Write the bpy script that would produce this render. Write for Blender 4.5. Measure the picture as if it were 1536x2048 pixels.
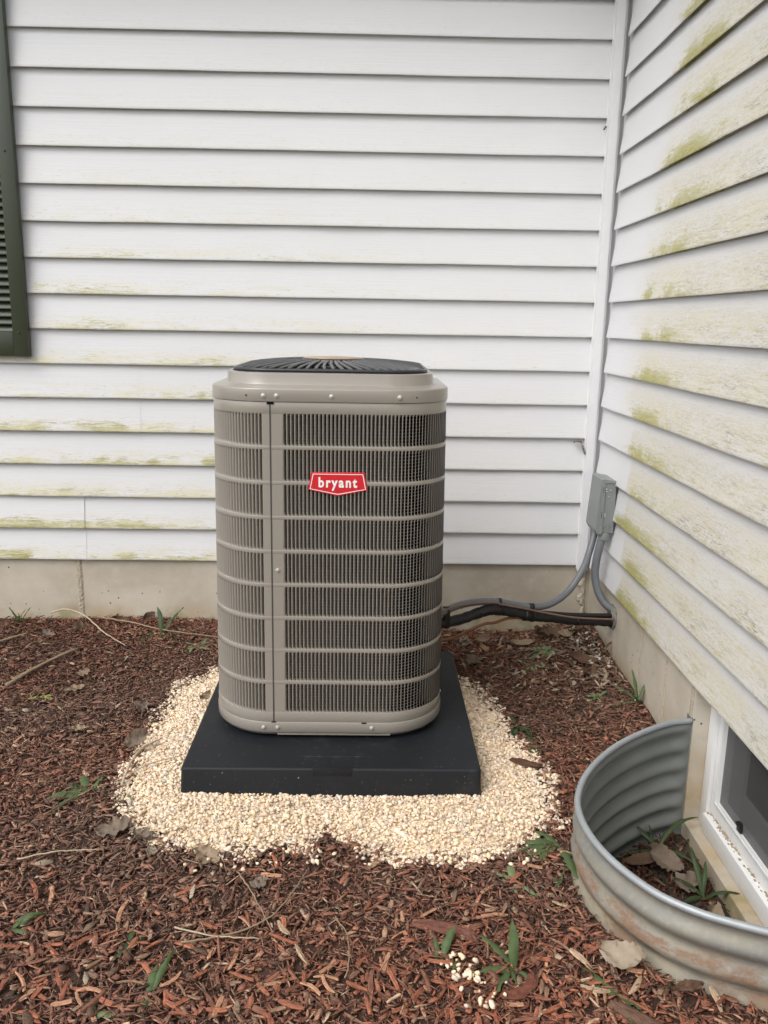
import bpy, bmesh, math, random
import numpy as np
from mathutils import Matrix, Vector
random.seed(7); rng = np.random.default_rng(11)
for o in list(bpy.data.objects): bpy.data.objects.remove(o, do_unlink=True)
scene = bpy.context.scene
COL = scene.collection
PI = math.pi

# ------------------------------------------------------------------ camera
F_PX = 1675.26                     # focal length in pixels of the 1536 x 2048 photograph
pitch, roll, yaw = math.radians(12.755), math.radians(0.958), math.radians(1.003)
fwd0 = Vector((math.sin(yaw), math.cos(yaw), 0)); right0 = Vector((math.cos(yaw), -math.sin(yaw), 0)); up0 = Vector((0, 0, 1))
fwd = fwd0*math.cos(pitch) - up0*math.sin(pitch); u_ = up0*math.cos(pitch) + fwd0*math.sin(pitch)
rgt = right0*math.cos(roll) + u_*math.sin(roll); upv = -right0*math.sin(roll) + u_*math.cos(roll)
cd = bpy.data.cameras.new('camera'); cam = bpy.data.objects.new('camera', cd); COL.objects.link(cam)
cam.matrix_world = Matrix(((rgt.x, upv.x, -fwd.x, -1.042), (rgt.y, upv.y, -fwd.y, -3.836), (rgt.z, upv.z, -fwd.z, 1.423), (0, 0, 0, 1)))
cd.sensor_fit = 'VERTICAL'; cd.sensor_height = 24.0; cd.sensor_width = 18.0; cd.lens = 24.0*F_PX/2048
cd.clip_start = 0.05; cd.clip_end = 500
scene.camera = cam

# ------------------------------------------------------------------ sky, sun, exposure
SUN_EL, SUN_DIR = 50, Vector((0.68, 0.70, 0))         # light travels to the right and towards the back wall
world = bpy.data.worlds.new('World'); scene.world = world; world.use_nodes = True
wn, wl = world.node_tree.nodes, world.node_tree.links
wn.clear()
sky = wn.new('ShaderNodeTexSky'); sky.sky_type = 'NISHITA'; sky.sun_disc = False
sky.sun_elevation = math.radians(SUN_EL); sky.sun_rotation = math.atan2(-SUN_DIR.x, -SUN_DIR.y)
sky.air_density = 1.0; sky.dust_density = 4.0; sky.ozone_density = 1.0
hs = wn.new('ShaderNodeHueSaturation'); hs.inputs['Saturation'].default_value = 0.32   # overcast: a nearly grey sky
bg = wn.new('ShaderNodeBackground'); bg.inputs['Strength'].default_value = 0.15
wo = wn.new('ShaderNodeOutputWorld')
wl.new(sky.outputs[0], hs.inputs['Color']); wl.new(hs.outputs[0], bg.inputs['Color']); wl.new(bg.outputs[0], wo.inputs['Surface'])
sd = bpy.data.lights.new('sun', 'SUN'); sd.energy = 0.55; sd.angle = math.radians(40); sd.color = (1.0, 0.985, 0.965)
sun = bpy.data.objects.new('sun', sd); COL.objects.link(sun)
d = SUN_DIR.normalized()*math.cos(math.radians(SUN_EL)); d.z = -math.sin(math.radians(SUN_EL))
sun.rotation_euler = d.to_track_quat('-Z', 'Y').to_euler()
vs = scene.view_settings; vs.view_transform = 'Standard'; vs.look = 'None'; vs.gamma = 1.0; vs.use_curve_mapping = False
vs.exposure = 0.58
scene.cycles.max_bounces = 8; scene.cycles.diffuse_bounces = 5

# ------------------------------------------------------------------ object helpers
def tag(o, label=None, cat=None, group=None, kind=None):
    if label: o['label'] = label
    if cat: o['category'] = cat
    if group: o['group'] = group
    if kind: o['kind'] = kind
    return o
def empty(name, loc, label=None, cat=None, group=None):
    o = bpy.data.objects.new(name, None); COL.objects.link(o); o.location = loc; o.empty_display_size = 0.05
    return tag(o, label, cat, group)
def link(name, me, mat=None, parent=None):
    """mesh in world coordinates; a parent Empty is never rotated, so only its location is undone"""
    if mat is not None and len(me.materials) == 0: me.materials.append(mat)
    o = bpy.data.objects.new(name, me); COL.objects.link(o)
    if parent is not None:
        o.parent = parent; o.location = -world_loc(parent)
    return o
def world_loc(o):
    v = Vector(o.location)
    return v + world_loc(o.parent) if o.parent else v
class MB:
    def __init__(s): s.v = []; s.f = []; s.c = []; s.sm = []
    def add(s, vs_, fs_, smooth=False, col=None):
        b = len(s.v); s.v += [tuple(map(float, q)) for q in vs_]; s.f += [tuple(i+b for i in q) for q in fs_]; s.sm += [smooth]*len(fs_)
        if col is not None: s.c += [col]*len(vs_)
        return s
    def box(s, a, b, bev=0.0):
        x0, y0, z0 = [min(p, q) for p, q in zip(a, b)]; x1, y1, z1 = [max(p, q) for p, q in zip(a, b)]
        if bev <= 0:
            vs_ = [(x0,y0,z0),(x1,y0,z0),(x1,y1,z0),(x0,y1,z0),(x0,y0,z1),(x1,y0,z1),(x1,y1,z1),(x0,y1,z1)]
            return s.add(vs_, [(0,3,2,1),(4,5,6,7),(0,1,5,4),(1,2,6,5),(2,3,7,6),(3,0,4,7)])
        bm = bmesh.new(); bmesh.ops.create_cube(bm, size=1)
        for v in bm.verts: v.co = Vector(((x0+x1)/2+v.co.x*(x1-x0), (y0+y1)/2+v.co.y*(y1-y0), (z0+z1)/2+v.co.z*(z1-z0)))
        bmesh.ops.bevel(bm, geom=bm.edges[:], offset=bev, segments=2, affect='EDGES', profile=0.5)
        bm.verts.index_update()
        fl = sorted(bm.faces, key=lambda f: -max(abs(c) for c in f.normal)*1e3-0*f.calc_area())
        s.add([v.co for v in bm.verts], [[v.index for v in f.verts] for f in bm.faces], True)
        s.sm[-len(bm.faces):] = [max(abs(c) for c in f.normal) < .999 for f in bm.faces]; bm.free(); return s
    def loft(s, loops, closed=True, caps=(False, False), smooth=True):
        n = len(loops[0]); vs_ = [q for L in loops for q in L]; fs_ = []
        for i in range(len(loops)-1):
            for j in range(n if closed else n-1):
                k = (j+1) % n; fs_.append((i*n+j, i*n+k, (i+1)*n+k, (i+1)*n+j))
        if caps[0]: fs_.append(tuple(reversed(range(n))))
        if caps[1]: fs_.append(tuple(range((len(loops)-1)*n, len(loops)*n)))
        return s.add(vs_, fs_, smooth)
    def tube(s, pts, r, seg=10, caps=True):
        """r: a number or a list"""
        pts = [Vector(q) for q in pts]; n = len(pts); rr = r if hasattr(r, '__len__') else [r]*n
        loops = []; prev = None
        for i in range(n):
            t = (pts[min(i+1, n-1)]-pts[max(i-1, 0)]).normalized()
            if prev is None:
                a = t.orthogonal().normalized()
            else:
                a = (prev - t*prev.dot(t)).normalized()
            prev = a; b = t.cross(a)
            loops.append([pts[i]+(a*math.cos(2*PI*j/seg)+b*math.sin(2*PI*j/seg))*rr[i] for j in range(seg)])
        return s.loft(loops, True, (caps, caps))
    def cyl(s, c, axis, r, h, seg=16, bev=0.0):
        c = Vector(c); ax = Vector(axis).normalized()
        if bev: return s.tube([c, c, c+ax*bev*.3, c+ax*(h-bev), c+ax*(h-bev*.3), c+ax*h], [r*.01, r-bev*.3, r, r, r-bev*.3, r-bev], seg)
        return s.tube([c, c+ax*h], r, seg)
    def mesh(s, name):
        me = bpy.data.meshes.new(name); me.from_pydata(s.v, [], s.f); 
        me.polygons.foreach_set('use_smooth', s.sm)
        if s.c:
            at = me.color_attributes.new('Col', 'FLOAT_COLOR', 'POINT')
            at.data.foreach_set('color', np.array([(c[0], c[1], c[2], 1) for c in s.c], dtype=np.float32).ravel())
        me.update(); return me
    def build(s, name, mat, parent=None, sharp=None):
        me = s.mesh(name)
        if sharp is not None: me.set_sharp_from_angle(angle=math.radians(sharp))
        return link(name, me, mat, parent)
def spline(pts, n=12):
    P = [Vector(q) for q in pts]; P = [P[0]*2-P[1]]+P+[P[-1]*2-P[-2]]; out = []
    for i in range(1, len(P)-2):
        for j in range(n):
            t = j/n; a, b, c, d_ = P[i-1], P[i], P[i+1], P[i+2]
            out.append(0.5*((2*b)+(c-a)*t+(2*a-5*b+4*c-d_)*t*t+(3*b-a-3*c+d_)*t**3))
    out.append(P[-2]); return out
def resample(pts, step):
    L = [0.0]
    for a, b in zip(pts, pts[1:]): L.append(L[-1]+(b-a).length)
    n = max(2, int(L[-1]/step)); out = []; j = 0
    for i in range(n+1):
        s_ = L[-1]*i/n
        while j < len(L)-2 and L[j+1] < s_: j += 1
        t = (s_-L[j])/max(1e-9, L[j+1]-L[j]); out.append(pts[j].lerp(pts[j+1], min(1, t)))
    return out

# ------------------------------------------------------------------ material helpers
class NT:
    def __init__(s, name):
        s.m = bpy.data.materials.new(name); s.m.use_nodes = True; s.t = s.m.node_tree; s.n = s.t.nodes; s.l = s.t.links
        s.p = s.n['Principled BSDF']
    def link(s, a, b): s.l.new(a, b)
    def _in(s, sock, v):
        if hasattr(v, 'is_output'): s.l.new(v, sock)
        else: sock.default_value = v
    def math(s, op, a, b=0.0, clamp=False):
        n = s.n.new('ShaderNodeMath'); n.operation = op; n.use_clamp = clamp; s._in(n.inputs[0], a); s._in(n.inputs[1], b); return n.outputs[0]
    def sstep(s, v, lo, hi, tmin=0.0, tmax=1.0):
        n = s.n.new('ShaderNodeMapRange'); n.interpolation_type = 'SMOOTHSTEP'
        s._in(n.inputs['Value'], v); s._in(n.inputs['From Min'], lo); s._in(n.inputs['From Max'], hi)
        n.inputs['To Min'].default_value = tmin; n.inputs['To Max'].default_value = tmax; return n.outputs[0]
    def pos(s): return s.n.new('ShaderNodeNewGeometry').outputs['Position']
    def obj(s): return s.n.new('ShaderNodeTexCoord').outputs['Object']
    def xyz(s, v): n = s.n.new('ShaderNodeSeparateXYZ'); s.l.new(v, n.inputs[0]); return n.outputs
    def mapped(s, v, sc, loc=(0, 0, 0)):
        n = s.n.new('ShaderNodeMapping'); s.l.new(v, n.inputs['Vector']); n.inputs['Scale'].default_value = sc; n.inputs['Location'].default_value = loc; return n.outputs[0]
    def noise(s, v, scale=1.0, detail=4.0, rough=0.55, dist=0.0):
        n = s.n.new('ShaderNodeTexNoise'); s.l.new(v, n.inputs['Vector']); n.inputs['Scale'].default_value = scale
        n.inputs['Detail'].default_value = detail; n.inputs['Roughness'].default_value = rough; n.inputs['Distortion'].default_value = dist; return n.outputs['Fac']
    def mix(s, fac, a, b, mode='MIX'):
        n = s.n.new('ShaderNodeMix'); n.data_type = 'RGBA'; n.blend_type = mode
        s._in(n.inputs[0], fac); s._in(n.inputs[6], a); s._in(n.inputs[7], b); return n.outputs[2]
    def bump(s, h, strength=0.3, dist=0.01):
        n = s.n.new('ShaderNodeBump'); s.l.new(h, n.inputs['Height']); n.inputs['Strength'].default_value = strength; n.inputs['Distance'].default_value = dist
        s.l.new(n.outputs[0], s.p.inputs['Normal'])
    def attr(s): n = s.n.new('ShaderNodeVertexColor'); n.layer_name = 'Col'; return n.outputs[0]
    def set(s, **k):
        for a, v in k.items(): s._in(s.p.inputs[a.replace('_', ' ')], v)
        return s
def c4(r, g, b): return (r, g, b, 1)

def simple(name, col, rough=0.5, metal=0.0, var=0.12, vscale=25, bump=0.0, bscale=200, spec=0.5, coat=0.0):
    t = NT(name); P = t.obj(); n = t.noise(P, vscale, 4)
    dark = tuple(c*(1-var) for c in col); lite = tuple(min(1, c*(1+var)) for c in col)
    t.set(Base_Color=t.mix(n, c4(*dark), c4(*lite)), Roughness=rough, Metallic=metal)
    t.p.inputs['Specular IOR Level'].default_value = spec; t.p.inputs['Coat Weight'].default_value = coat
    if bump: t.bump(t.noise(P, bscale, 3), bump, 0.003)
    return t.m

E = 0.1524; ZB = 0.3048             # siding exposure and height of the lowest lap
def siding_mat(axis, right):
    t = NT('siding_right' if right else 'siding_back'); P = t.pos(); X = t.xyz(P)
    al, z = X[axis], X[2]
    v = t.math('FRACT', t.math('DIVIDE', t.math('SUBTRACT', z, ZB-E*10-0.0004), E))
    def st(sa, sz, off=0.0, det=5, rough=.6, dist=0.0):      # noise stretched along the board
        sc = [1.0, 1.0, sz]; sc[axis] = sa; sc[1-axis] = 0.3
        return t.noise(t.mapped(P, tuple(sc), (off, off*.7, off*1.3)), 1.0, det, rough, dist)
    grain = st(3.0, 130.0, 0, 3, .6, 0.6); fine = st(14.0, 420.0, 3, 2)
    base = t.mix(st(1.2, 3.0, 9), c4(.665, .668, .685), c4(.725, .728, .742))
    base = t.mix(t.sstep(st(9, 60, 5), .60, .78, 0, .30), base, c4(.63, .62, .60))
    if not right:
        low = t.sstep(z, 2.8, .6); left = t.sstep(al, -.55, -1.9, .20, 1.0)
        amt = t.math('MULTIPLY', t.math('ADD', t.math('MULTIPLY', low, .9), .10), left)
        big = st(2.4, 4.0, 21, 3, .6); h0 = t.math('ADD', .16, t.math('MULTIPLY', t.sstep(big, .34, .64), .46))      # how high the growth climbs on the board
        band = t.sstep(t.math('DIVIDE', v, h0), 1.15, .12)
        det = st(11, 120, 33, 6, .78, 1.0); flk = st(42, 260, 35, 4, .8, .8)
        grow = t.math('ADD', t.math('MULTIPLY', det, .6), t.math('MULTIPLY', flk, .4))
        growc = t.math('ADD', t.math('MULTIPLY', t.math('SUBTRACT', grow, .5), 3.2), .5)
        bt = t.math('MULTIPLY', t.math('MULTIPLY', band, t.math('ADD', .40, t.math('MULTIPLY', t.sstep(big, .42, .62), .46))), t.math('ADD', .25, t.math('MULTIPLY', amt, .75)))
        a = t.sstep(t.math('ADD', growc, t.math('SUBTRACT', bt, 1.0)), .0, .34)
        base = t.mix(t.math('MULTIPLY', a, .95), base, t.mix(t.sstep(flk, .38, .60), c4(.20, .19, .055), c4(.47, .44, .19)))
        wash = t.math('MULTIPLY', t.math('MULTIPLY', t.sstep(v, .60, .0), amt), t.sstep(st(5.5, 40, 41, 6, .75), .40, .64))
        base = t.mix(t.math('MULTIPLY', wash, .85), base, c4(.64, .60, .38))
        spk = t.math('MULTIPLY', t.sstep(st(30, 240, 77, 4, .8, .6), .585, .64), t.math('MULTIPLY', t.sstep(v, .75, .05), t.math('ADD', t.math('MULTIPLY', amt, .8), .22)))
        base = t.mix(t.math('MULTIPLY', spk, .75), base, c4(.25, .235, .13))
    else:
        wob = t.math('ADD', t.math('MULTIPLY', t.math('SUBTRACT', st(2.2, 5.5, 3, 4), .5), .50), t.math('MULTIPLY', t.math('SUBTRACT', st(16, 90, 5, 5, .75), .5), .16))
        sl = t.math('ADD', al, t.math('MULTIPLY', t.sstep(z, 1.2, 2.6), .26)); edge = t.math('ADD', sl, wob)   # sheltered strip beside the corner
        dirty = t.sstep(edge, -.26, -.68); sharp = t.sstep(t.math('ADD', al, t.math('MULTIPLY', wob, .15)), -.480, -.505); lowz = t.sstep(z, 1.15, .85)
        dirty = t.math('ADD', t.math('MULTIPLY', dirty, t.math('SUBTRACT', 1.0, lowz)), t.math('MULTIPLY', sharp, lowz))
        body = t.sstep(v, 1.0, .50); det = st(10, 90, 13, 7, .80, .8); big = st(1.7, 6.0, 51, 4, .6); flk = st(45, 170, 15, 4, .8, .6)
        rough_ = t.math('ADD', t.math('MULTIPLY', det, .55), t.math('MULTIPLY', flk, .45))
        wash = t.math('MULTIPLY', t.math('MULTIPLY', dirty, body), t.math('ADD', .25, t.math('MULTIPLY', t.sstep(t.math('ADD', rough_, t.math('MULTIPLY', t.math('SUBTRACT', big, .5), .5)), .40, .62), .75)))
        base = t.mix(t.math('MULTIPLY', wash, .80), base, t.mix(t.sstep(big, .38, .60), c4(.53, .46, .24), c4(.62, .575, .42)))
        g = t.math('MULTIPLY', t.math('MULTIPLY', t.sstep(edge, -.36, -.56), t.sstep(edge, -1.55, -.56)), t.sstep(v, .85, .0))
        g = t.math('MULTIPLY', g, t.sstep(st(3.4, 5.2, 81, 5, .65), .28, .56, .30, 1.10))
        roughc = t.math('ADD', t.math('MULTIPLY', t.math('SUBTRACT', rough_, .5), 2.4), .5)
        ga = t.sstep(t.math('ADD', roughc, t.math('SUBTRACT', g, 1.0)), -.12, .55)
        base = t.mix(t.math('MULTIPLY', ga, .9), base, t.mix(t.sstep(flk, .40, .62), c4(.26, .245, .05), c4(.47, .44, .14)))
        gf = t.math('MULTIPLY', t.math('MULTIPLY', t.sstep(edge, -.6, -1.1), t.sstep(st(6, 55, 91, 6, .78), .53, .66)), t.sstep(v, .8, .1))
        base = t.mix(t.math('MULTIPLY', gf, .7), base, c4(.41, .36, .17))
        mould = t.math('MULTIPLY', t.math('MULTIPLY', t.sstep(edge, -.70, -1.20), t.sstep(v, .80, .20)), t.math('MULTIPLY', t.sstep(st(17, 110, 71, 7, .85, 1.2), .50, .60), t.sstep(st(2.5, 9, 101), .42, .62)))
        base = t.mix(t.math('MULTIPLY', mould, .75), base, c4(.20, .19, .155))
        crack = t.math('MULTIPLY', t.sstep(st(10, 240, 121, 5, .85, 2.2), .575, .625), t.math('MULTIPLY', dirty, t.sstep(v, 1.0, .7)))
        base = t.mix(t.math('MULTIPLY', crack, .60), base, c4(.33, .29, .20))
        spk = t.math('MULTIPLY', t.math('MULTIPLY', dirty, body), t.sstep(st(48, 160, 131, 4, .85), .58, .66))
        base = t.mix(t.math('MULTIPLY', spk, .60), base, c4(.25, .23, .13))
    t.set(Base_Color=base, Roughness=.48)
    t.p.inputs['Specular IOR Level'].default_value = .35
    h = t.math('ADD', grain, t.math('MULTIPLY', fine, .4)); t.bump(h, .30, .0025)
    return t.m
M = {}
M['siding_back'] = siding_mat(0, False); M['siding_right'] = siding_mat(1, True)
M['trim'] = simple('white_trim', (.76, .76, .775), .42, var=.05, vscale=6)
M['soffit'] = simple('soffit_white', (.72, .72, .71), .5, var=.05)
M['shingle'] = simple('roof_shingle', (.09, .085, .08), .9, var=.3, vscale=40)

def concrete_mat():
    t = NT('foundation_concrete'); P = t.pos(); X = t.xyz(P)
    n1 = t.noise(P, 2.2, 6, .6); n2 = t.noise(P, 14, 6, .65); n3 = t.noise(t.mapped(P, (1.5, 1.5, 14)), 1, 4)
    c = t.mix(t.sstep(n1, .3, .7), c4(.42, .375, .30), c4(.56, .51, .425))
    c = t.mix(t.sstep(n2, .45, .75, 0, .5), c, c4(.58, .53, .45))
    c = t.mix(t.sstep(n3, .5, .8, 0, .4), c, c4(.43, .35, .25))
    low = t.math('MULTIPLY', t.sstep(X[2], .12, .0), t.sstep(t.noise(P, 6, 5), .35, .65)); c = t.mix(t.math('MULTIPLY', low, .6), c, c4(.42, .29, .14))
    gr = t.math('MULTIPLY', t.sstep(X[2], .09, .03), t.sstep(t.noise(P, 9, 4), .48, .66)); c = t.mix(t.math('MULTIPLY', gr, .5), c, c4(.22, .22, .08))
    vor = t.n.new('ShaderNodeTexVoronoi'); t.link(P, vor.inputs['Vector']); vor.inputs['Scale'].default_value = 26; 
    pit = t.math('MULTIPLY', t.sstep(vor.outputs['Distance'], .13, .08), t.sstep(t.noise(P, 5, 2), .52, .60))
    c = t.mix(pit, c, c4(.07, .06, .05))
    t.set(Base_Color=c, Roughness=.88); t.bump(t.math('SUBTRACT', t.noise(P, 60, 5, .6), t.math('MULTIPLY', pit, 2.0)), .25, .004)
    return t.m
M['concrete'] = concrete_mat()
M['rough_concrete'] = simple('rough_joint_concrete', (.40, .35, .27), .95, var=.45, vscale=90, bump=.9, bscale=160)

# ------------------------------------------------------------------ the ground
GP = np.array([(-1.679,-.563),(-1.80,-.70),(-1.822,-1.055),(-1.823,-1.366),(-1.803,-1.54),(-1.715,-1.693),(-1.601,-1.751),(-1.464,-1.805),(-1.305,-1.782),(-1.209,-1.775),(-1.152,-1.69),(-1.085,-1.757),(-.907,-1.835),(-.729,-1.815),(-.579,-1.752),(-.483,-1.629),(-.44,-1.466),(-.455,-1.346),(-.491,-1.179),(-.538,-.91),(-.607,-.688),(-.668,-.59),(-.9,-.50),(-1.2,-.48),(-1.5,-.50)])
PAD = (-1.608, -.690, -1.515, -.565)          # x0 x1 y0 y1
WELL = [(.02,-1.340),(-.065,-1.362),(-.165,-1.420),(-.266,-1.499),(-.352,-1.591),(-.421,-1.691),(-.462,-1.782),(-.479,-1.850),(-.482,-1.934),(-.466,-2.027),(-.432,-2.113),(-.379,-2.195),(-.311,-2.252),(-.236,-2.290),(-.165,-2.318),(-.08,-2.338),(.02,-2.350)]
WELLP = [Vector((x, y, 0)) for x, y in WELL]; WELL_S = resample(spline(WELLP, 10), .012)
WELLPOLY = np.array([(q.x, q.y) for q in WELL_S])
def inside(poly, x, y):
    x = np.asarray(x); y = np.asarray(y); r = np.zeros(x.shape, bool); j = len(poly)-1
    for i in range(len(poly)):
        xi, yi = poly[i]; xj, yj = poly[j]
        if yi != yj:
            c = ((yi > y) != (yj > y)) & (x < (xj-xi)*(y-yi)/(yj-yi)+xi); r ^= c
        j = i
    return r
def polydist(poly, x, y, closed=True):
    x = np.asarray(x, float); y = np.asarray(y, float); dmin = np.full(x.shape, 1e9); n = len(poly)
    for i in range(n if closed else n-1):
        a = poly[i]; b = poly[(i+1) % n]; dx, dy = b[0]-a[0], b[1]-a[1]
        t = np.clip(((x-a[0])*dx+(y-a[1])*dy)/(dx*dx+dy*dy+1e-12), 0, 1)
        dmin = np.minimum(dmin, np.hypot(x-a[0]-t*dx, y-a[1]-t*dy))
    return dmin
def ss(v, a, b): t = np.clip((v-a)/(b-a), 0, 1); return t*t*(3-2*t)
def gz(x, y):
    x = np.asarray(x, float); y = np.asarray(y, float)
    z = -.018 + .022*ss(y, -.7, -.1)*ss(x, -.9, -1.8) - .018*ss(y, -.5, 0)*ss(x, -1.0, -.6)*ss(-x, .1, .3)
    z = z + .030*ss(x, -.22, .0)*ss(y, -1.3, -.9) + .035*ss(x, -.3, .0)*ss(y, -.55, -.15)
    z = z + .008*np.exp(-np.minimum(polydist(WELLPOLY[::6], x, y, False), .4)/.05)
    z = z + .006*np.sin(x*5.1+1.3*np.sin(y*3.7))*np.cos(y*6.3+.7) + .004*np.sin(x*17+y*11)*np.sin(y*19-x*7)
    return z
def gravel_z(x, y):
    dd = polydist(GP, x, y); ins = inside(GP, x, y)
    return gz(x, y)*.5 - .010 + np.where(ins, .020*ss(dd, 0, .13), -.02)

def ground_mat():
    t = NT('bark_mulch_soil'); P = t.pos(); X = t.xyz(P)
    n = t.noise(P, 90, 6, .7); n2 = t.noise(P, 9, 4)
    c = t.mix(t.sstep(n, .3, .7), c4(.035, .019, .013), c4(.12, .058, .039)); c = t.mix(t.sstep(n2, .45, .7, 0, .6), c, c4(.05, .034, .022))
    far = t.math('MAXIMUM', t.sstep(X[0], -4.4, -4.9), t.sstep(X[1], -5.2, -5.7))
    grass = t.mix(t.noise(P, 30, 5), c4(.035, .055, .015), c4(.08, .11, .035)); c = t.mix(far, c, grass)
    t.set(Base_Color=c, Roughness=.95); t.bump(n, .8, .01); return t.m
M['ground'] = ground_mat()
xs = np.concatenate([[-80, -40, -20, -10, -7], np.arange(-5, .161, .03)]); ys = np.concatenate([[-80, -40, -20, -10, -7.5], np.arange(-6, .201, .03)])
gx, gy = np.meshgrid(xs, ys)
fx, fy = gx.copy(), gy.copy()
WHOLE = np.vstack([WELLPOLY, [(.3, -2.35), (.3, -1.34)]])
WELL_O = np.array([(q.x+t_.y*.0095, q.y-t_.x*.0095) for q, t_ in ((WELL_S[j], (WELL_S[min(j+1, len(WELL_S)-1)]-WELL_S[max(j-1, 0)]).normalized()) for j in range(len(WELL_S)))])
nearw = polydist(WELL_O, fx, fy, False); WHOLE_O = np.vstack([WELL_O, [(.3, -2.36), (.3, -1.33)]]); deep = inside(WHOLE_O, fx, fy) & (nearw > .045)
for i, j in zip(*np.where(inside(WHOLE_O, fx, fy) & ~deep)):               # pull the sheet's edge onto the well's rim line
    k = np.argmin((WELL_O[:, 0]-fx[i, j])**2+(WELL_O[:, 1]-fy[i, j])**2); fx[i, j], fy[i, j] = WELL_O[k]
fz = gz(fx, fy); fz = np.where((fx < -5) | (fy < -6), -.03, fz)
W = len(xs); H = len(ys)
hole = deep[:-1, :-1] | deep[1:, 1:] | deep[1:, :-1] | deep[:-1, 1:]
faces = [(i*W+j, i*W+j+1, (i+1)*W+j+1, (i+1)*W+j) for i in range(H-1) for j in range(W-1) if not hole[i, j]]
gm = bpy.data.meshes.new('ground'); gm.from_pydata(np.stack([fx.ravel(), fy.ravel(), fz.ravel()], 1).tolist(), [], faces); gm.polygons.foreach_set('use_smooth', [True]*len(gm.polygons))
ground = link('ground', gm, M['ground']); tag(ground, 'bed of red-brown bark mulch in front of the house', None, None, 'structure')

# ---- scattered pieces (numpy)
def scatter_mesh(name, tmpl_v, tmpl_f, pos, rot, scl, col, jitter=0.0, smooth=False):
    """pos n,3  rot n,3,3  scl n,3  col n,3 -> one mesh with a colour attribute"""
    n = len(pos); k = len(tmpl_v)
    V = np.repeat(tmpl_v[None], n, 0)
    if jitter: V = V*(1+rng.uniform(-jitter, jitter, (n, k, 1))) + rng.uniform(-jitter*.3, jitter*.3, (n, k, 3))
    V = V*scl[:, None, :]; V = np.einsum('nij,nkj->nki', rot, V)+pos[:, None, :]
    m_ = tmpl_f.shape[1]; Fc = (tmpl_f[None]+(np.arange(n)*k)[:, None, None]).reshape(-1, m_)
    me = bpy.data.meshes.new(name); me.vertices.add(n*k); me.vertices.foreach_set('co', V.astype(np.float32).ravel())
    nf = len(Fc); me.loops.add(nf*m_); me.loops.foreach_set('vertex_index', Fc.astype(np.int32).ravel())
    me.polygons.add(nf); me.polygons.foreach_set('loop_start', np.arange(0, nf*m_, m_, dtype=np.int32)); me.polygons.foreach_set('loop_total', np.full(nf, m_, np.int32))
    if smooth: me.polygons.foreach_set('use_smooth', [True]*nf)
    me.update(calc_edges=True)
    at = me.color_attributes.new('Col', 'FLOAT_COLOR', 'POINT'); C = np.ones((n, k, 4), np.float32); C[..., :3] = col[:, None, :]
    at.data.foreach_set('color', C.ravel()); return me
def rots(n, tilt, yawr=None):
    a = rng.uniform(0, 2*PI, n) if yawr is None else yawr; p_ = rng.normal(0, tilt, n); r_ = rng.normal(0, tilt*1.3, n)
    ca, sa, cp, sp, cr, sr = np.cos(a), np.sin(a), np.cos(p_), np.sin(p_), np.cos(r_), np.sin(r_); o, z_ = np.ones(n), np.zeros(n)
    Rz = np.stack([np.stack([ca, -sa, z_], 1), np.stack([sa, ca, z_], 1), np.stack([z_, z_, o], 1)], 1)
    Ry = np.stack([np.stack([cp, z_, sp], 1), np.stack([z_, o, z_], 1), np.stack([-sp, z_, cp], 1)], 1)
    Rx = np.stack([np.stack([o, z_, z_], 1), np.stack([z_, cr, -sr], 1), np.stack([z_, sr, cr], 1)], 1)
    return Rz@Ry@Rx
# chip: a splintered stick, 12 vertices (three cross sections), tapered
def chip_template(w0, w1, w2, bend, skew):
    v = []
    for x, w, dz in ((-.5, w0, 0), (.05, w1, bend), (.5, w2, skew)):
        v += [(x, -.5*w, -.5+dz), (x+.04, .5*w, -.5+dz), (x-.03, .5*w*.8, .5+dz), (x+.02, -.5*w*.7, .5+dz)]
    f = []
    for a in (0, 4):
        for j in range(4): k = (j+1) % 4; f.append((a+j, a+k, a+4+k, a+4+j))
    f += [(3, 2, 1, 0), (8, 9, 10, 11)]
    return np.array(v), np.array(f)
def splinter(L, Wd, T, col, ns=5, nv=5):
    mb = MB(); loops = []; tw = random.gauss(0, .25); bend = random.gauss(0, .05)*L
    ang = [2*PI*(j+random.uniform(-.2, .2))/nv for j in range(nv)]
    for i in range(ns):
        t_ = i/(ns-1); k_ = random.uniform(.8, 1.1)*(random.uniform(.45, .9) if i in (0, ns-1) else 1); row = []
        for a in ang:
            x = (t_-.5)*L+(random.uniform(-.06, .06)*L if i in (0, ns-1) else 0); y = math.cos(a)*Wd*.5*k_*random.uniform(.88, 1.1); z = math.sin(a)*T*.55*k_*random.uniform(.8, 1.15)
            y, z = y*math.cos(tw*t_)-z*math.sin(tw*t_), y*math.sin(tw*t_)+z*math.cos(tw*t_); row.append((x, y+bend*(t_-.5)**2*4, z))
        loops.append(row)
    mb.loft(loops, True, (True, True), False); mb.c = [tuple(np.array(col)*random.uniform(.82, 1.18)) for _ in mb.v]; return mb.mesh('wood_chip')
CHIP_V, CHIP_F = chip_template(.78, 1.0, .62, .25, -.1)
CH_COLS = np.array([(.330,.122,.072),(.255,.102,.063),(.195,.088,.058),(.385,.148,.085),(.140,.072,.050),(.46,.250,.150),(.30,.180,.117),(.085,.050,.036),(.50,.36,.24)])
CH_W = np.array([.18,.18,.16,.12,.10,.06,.13,.05,.022])
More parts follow.
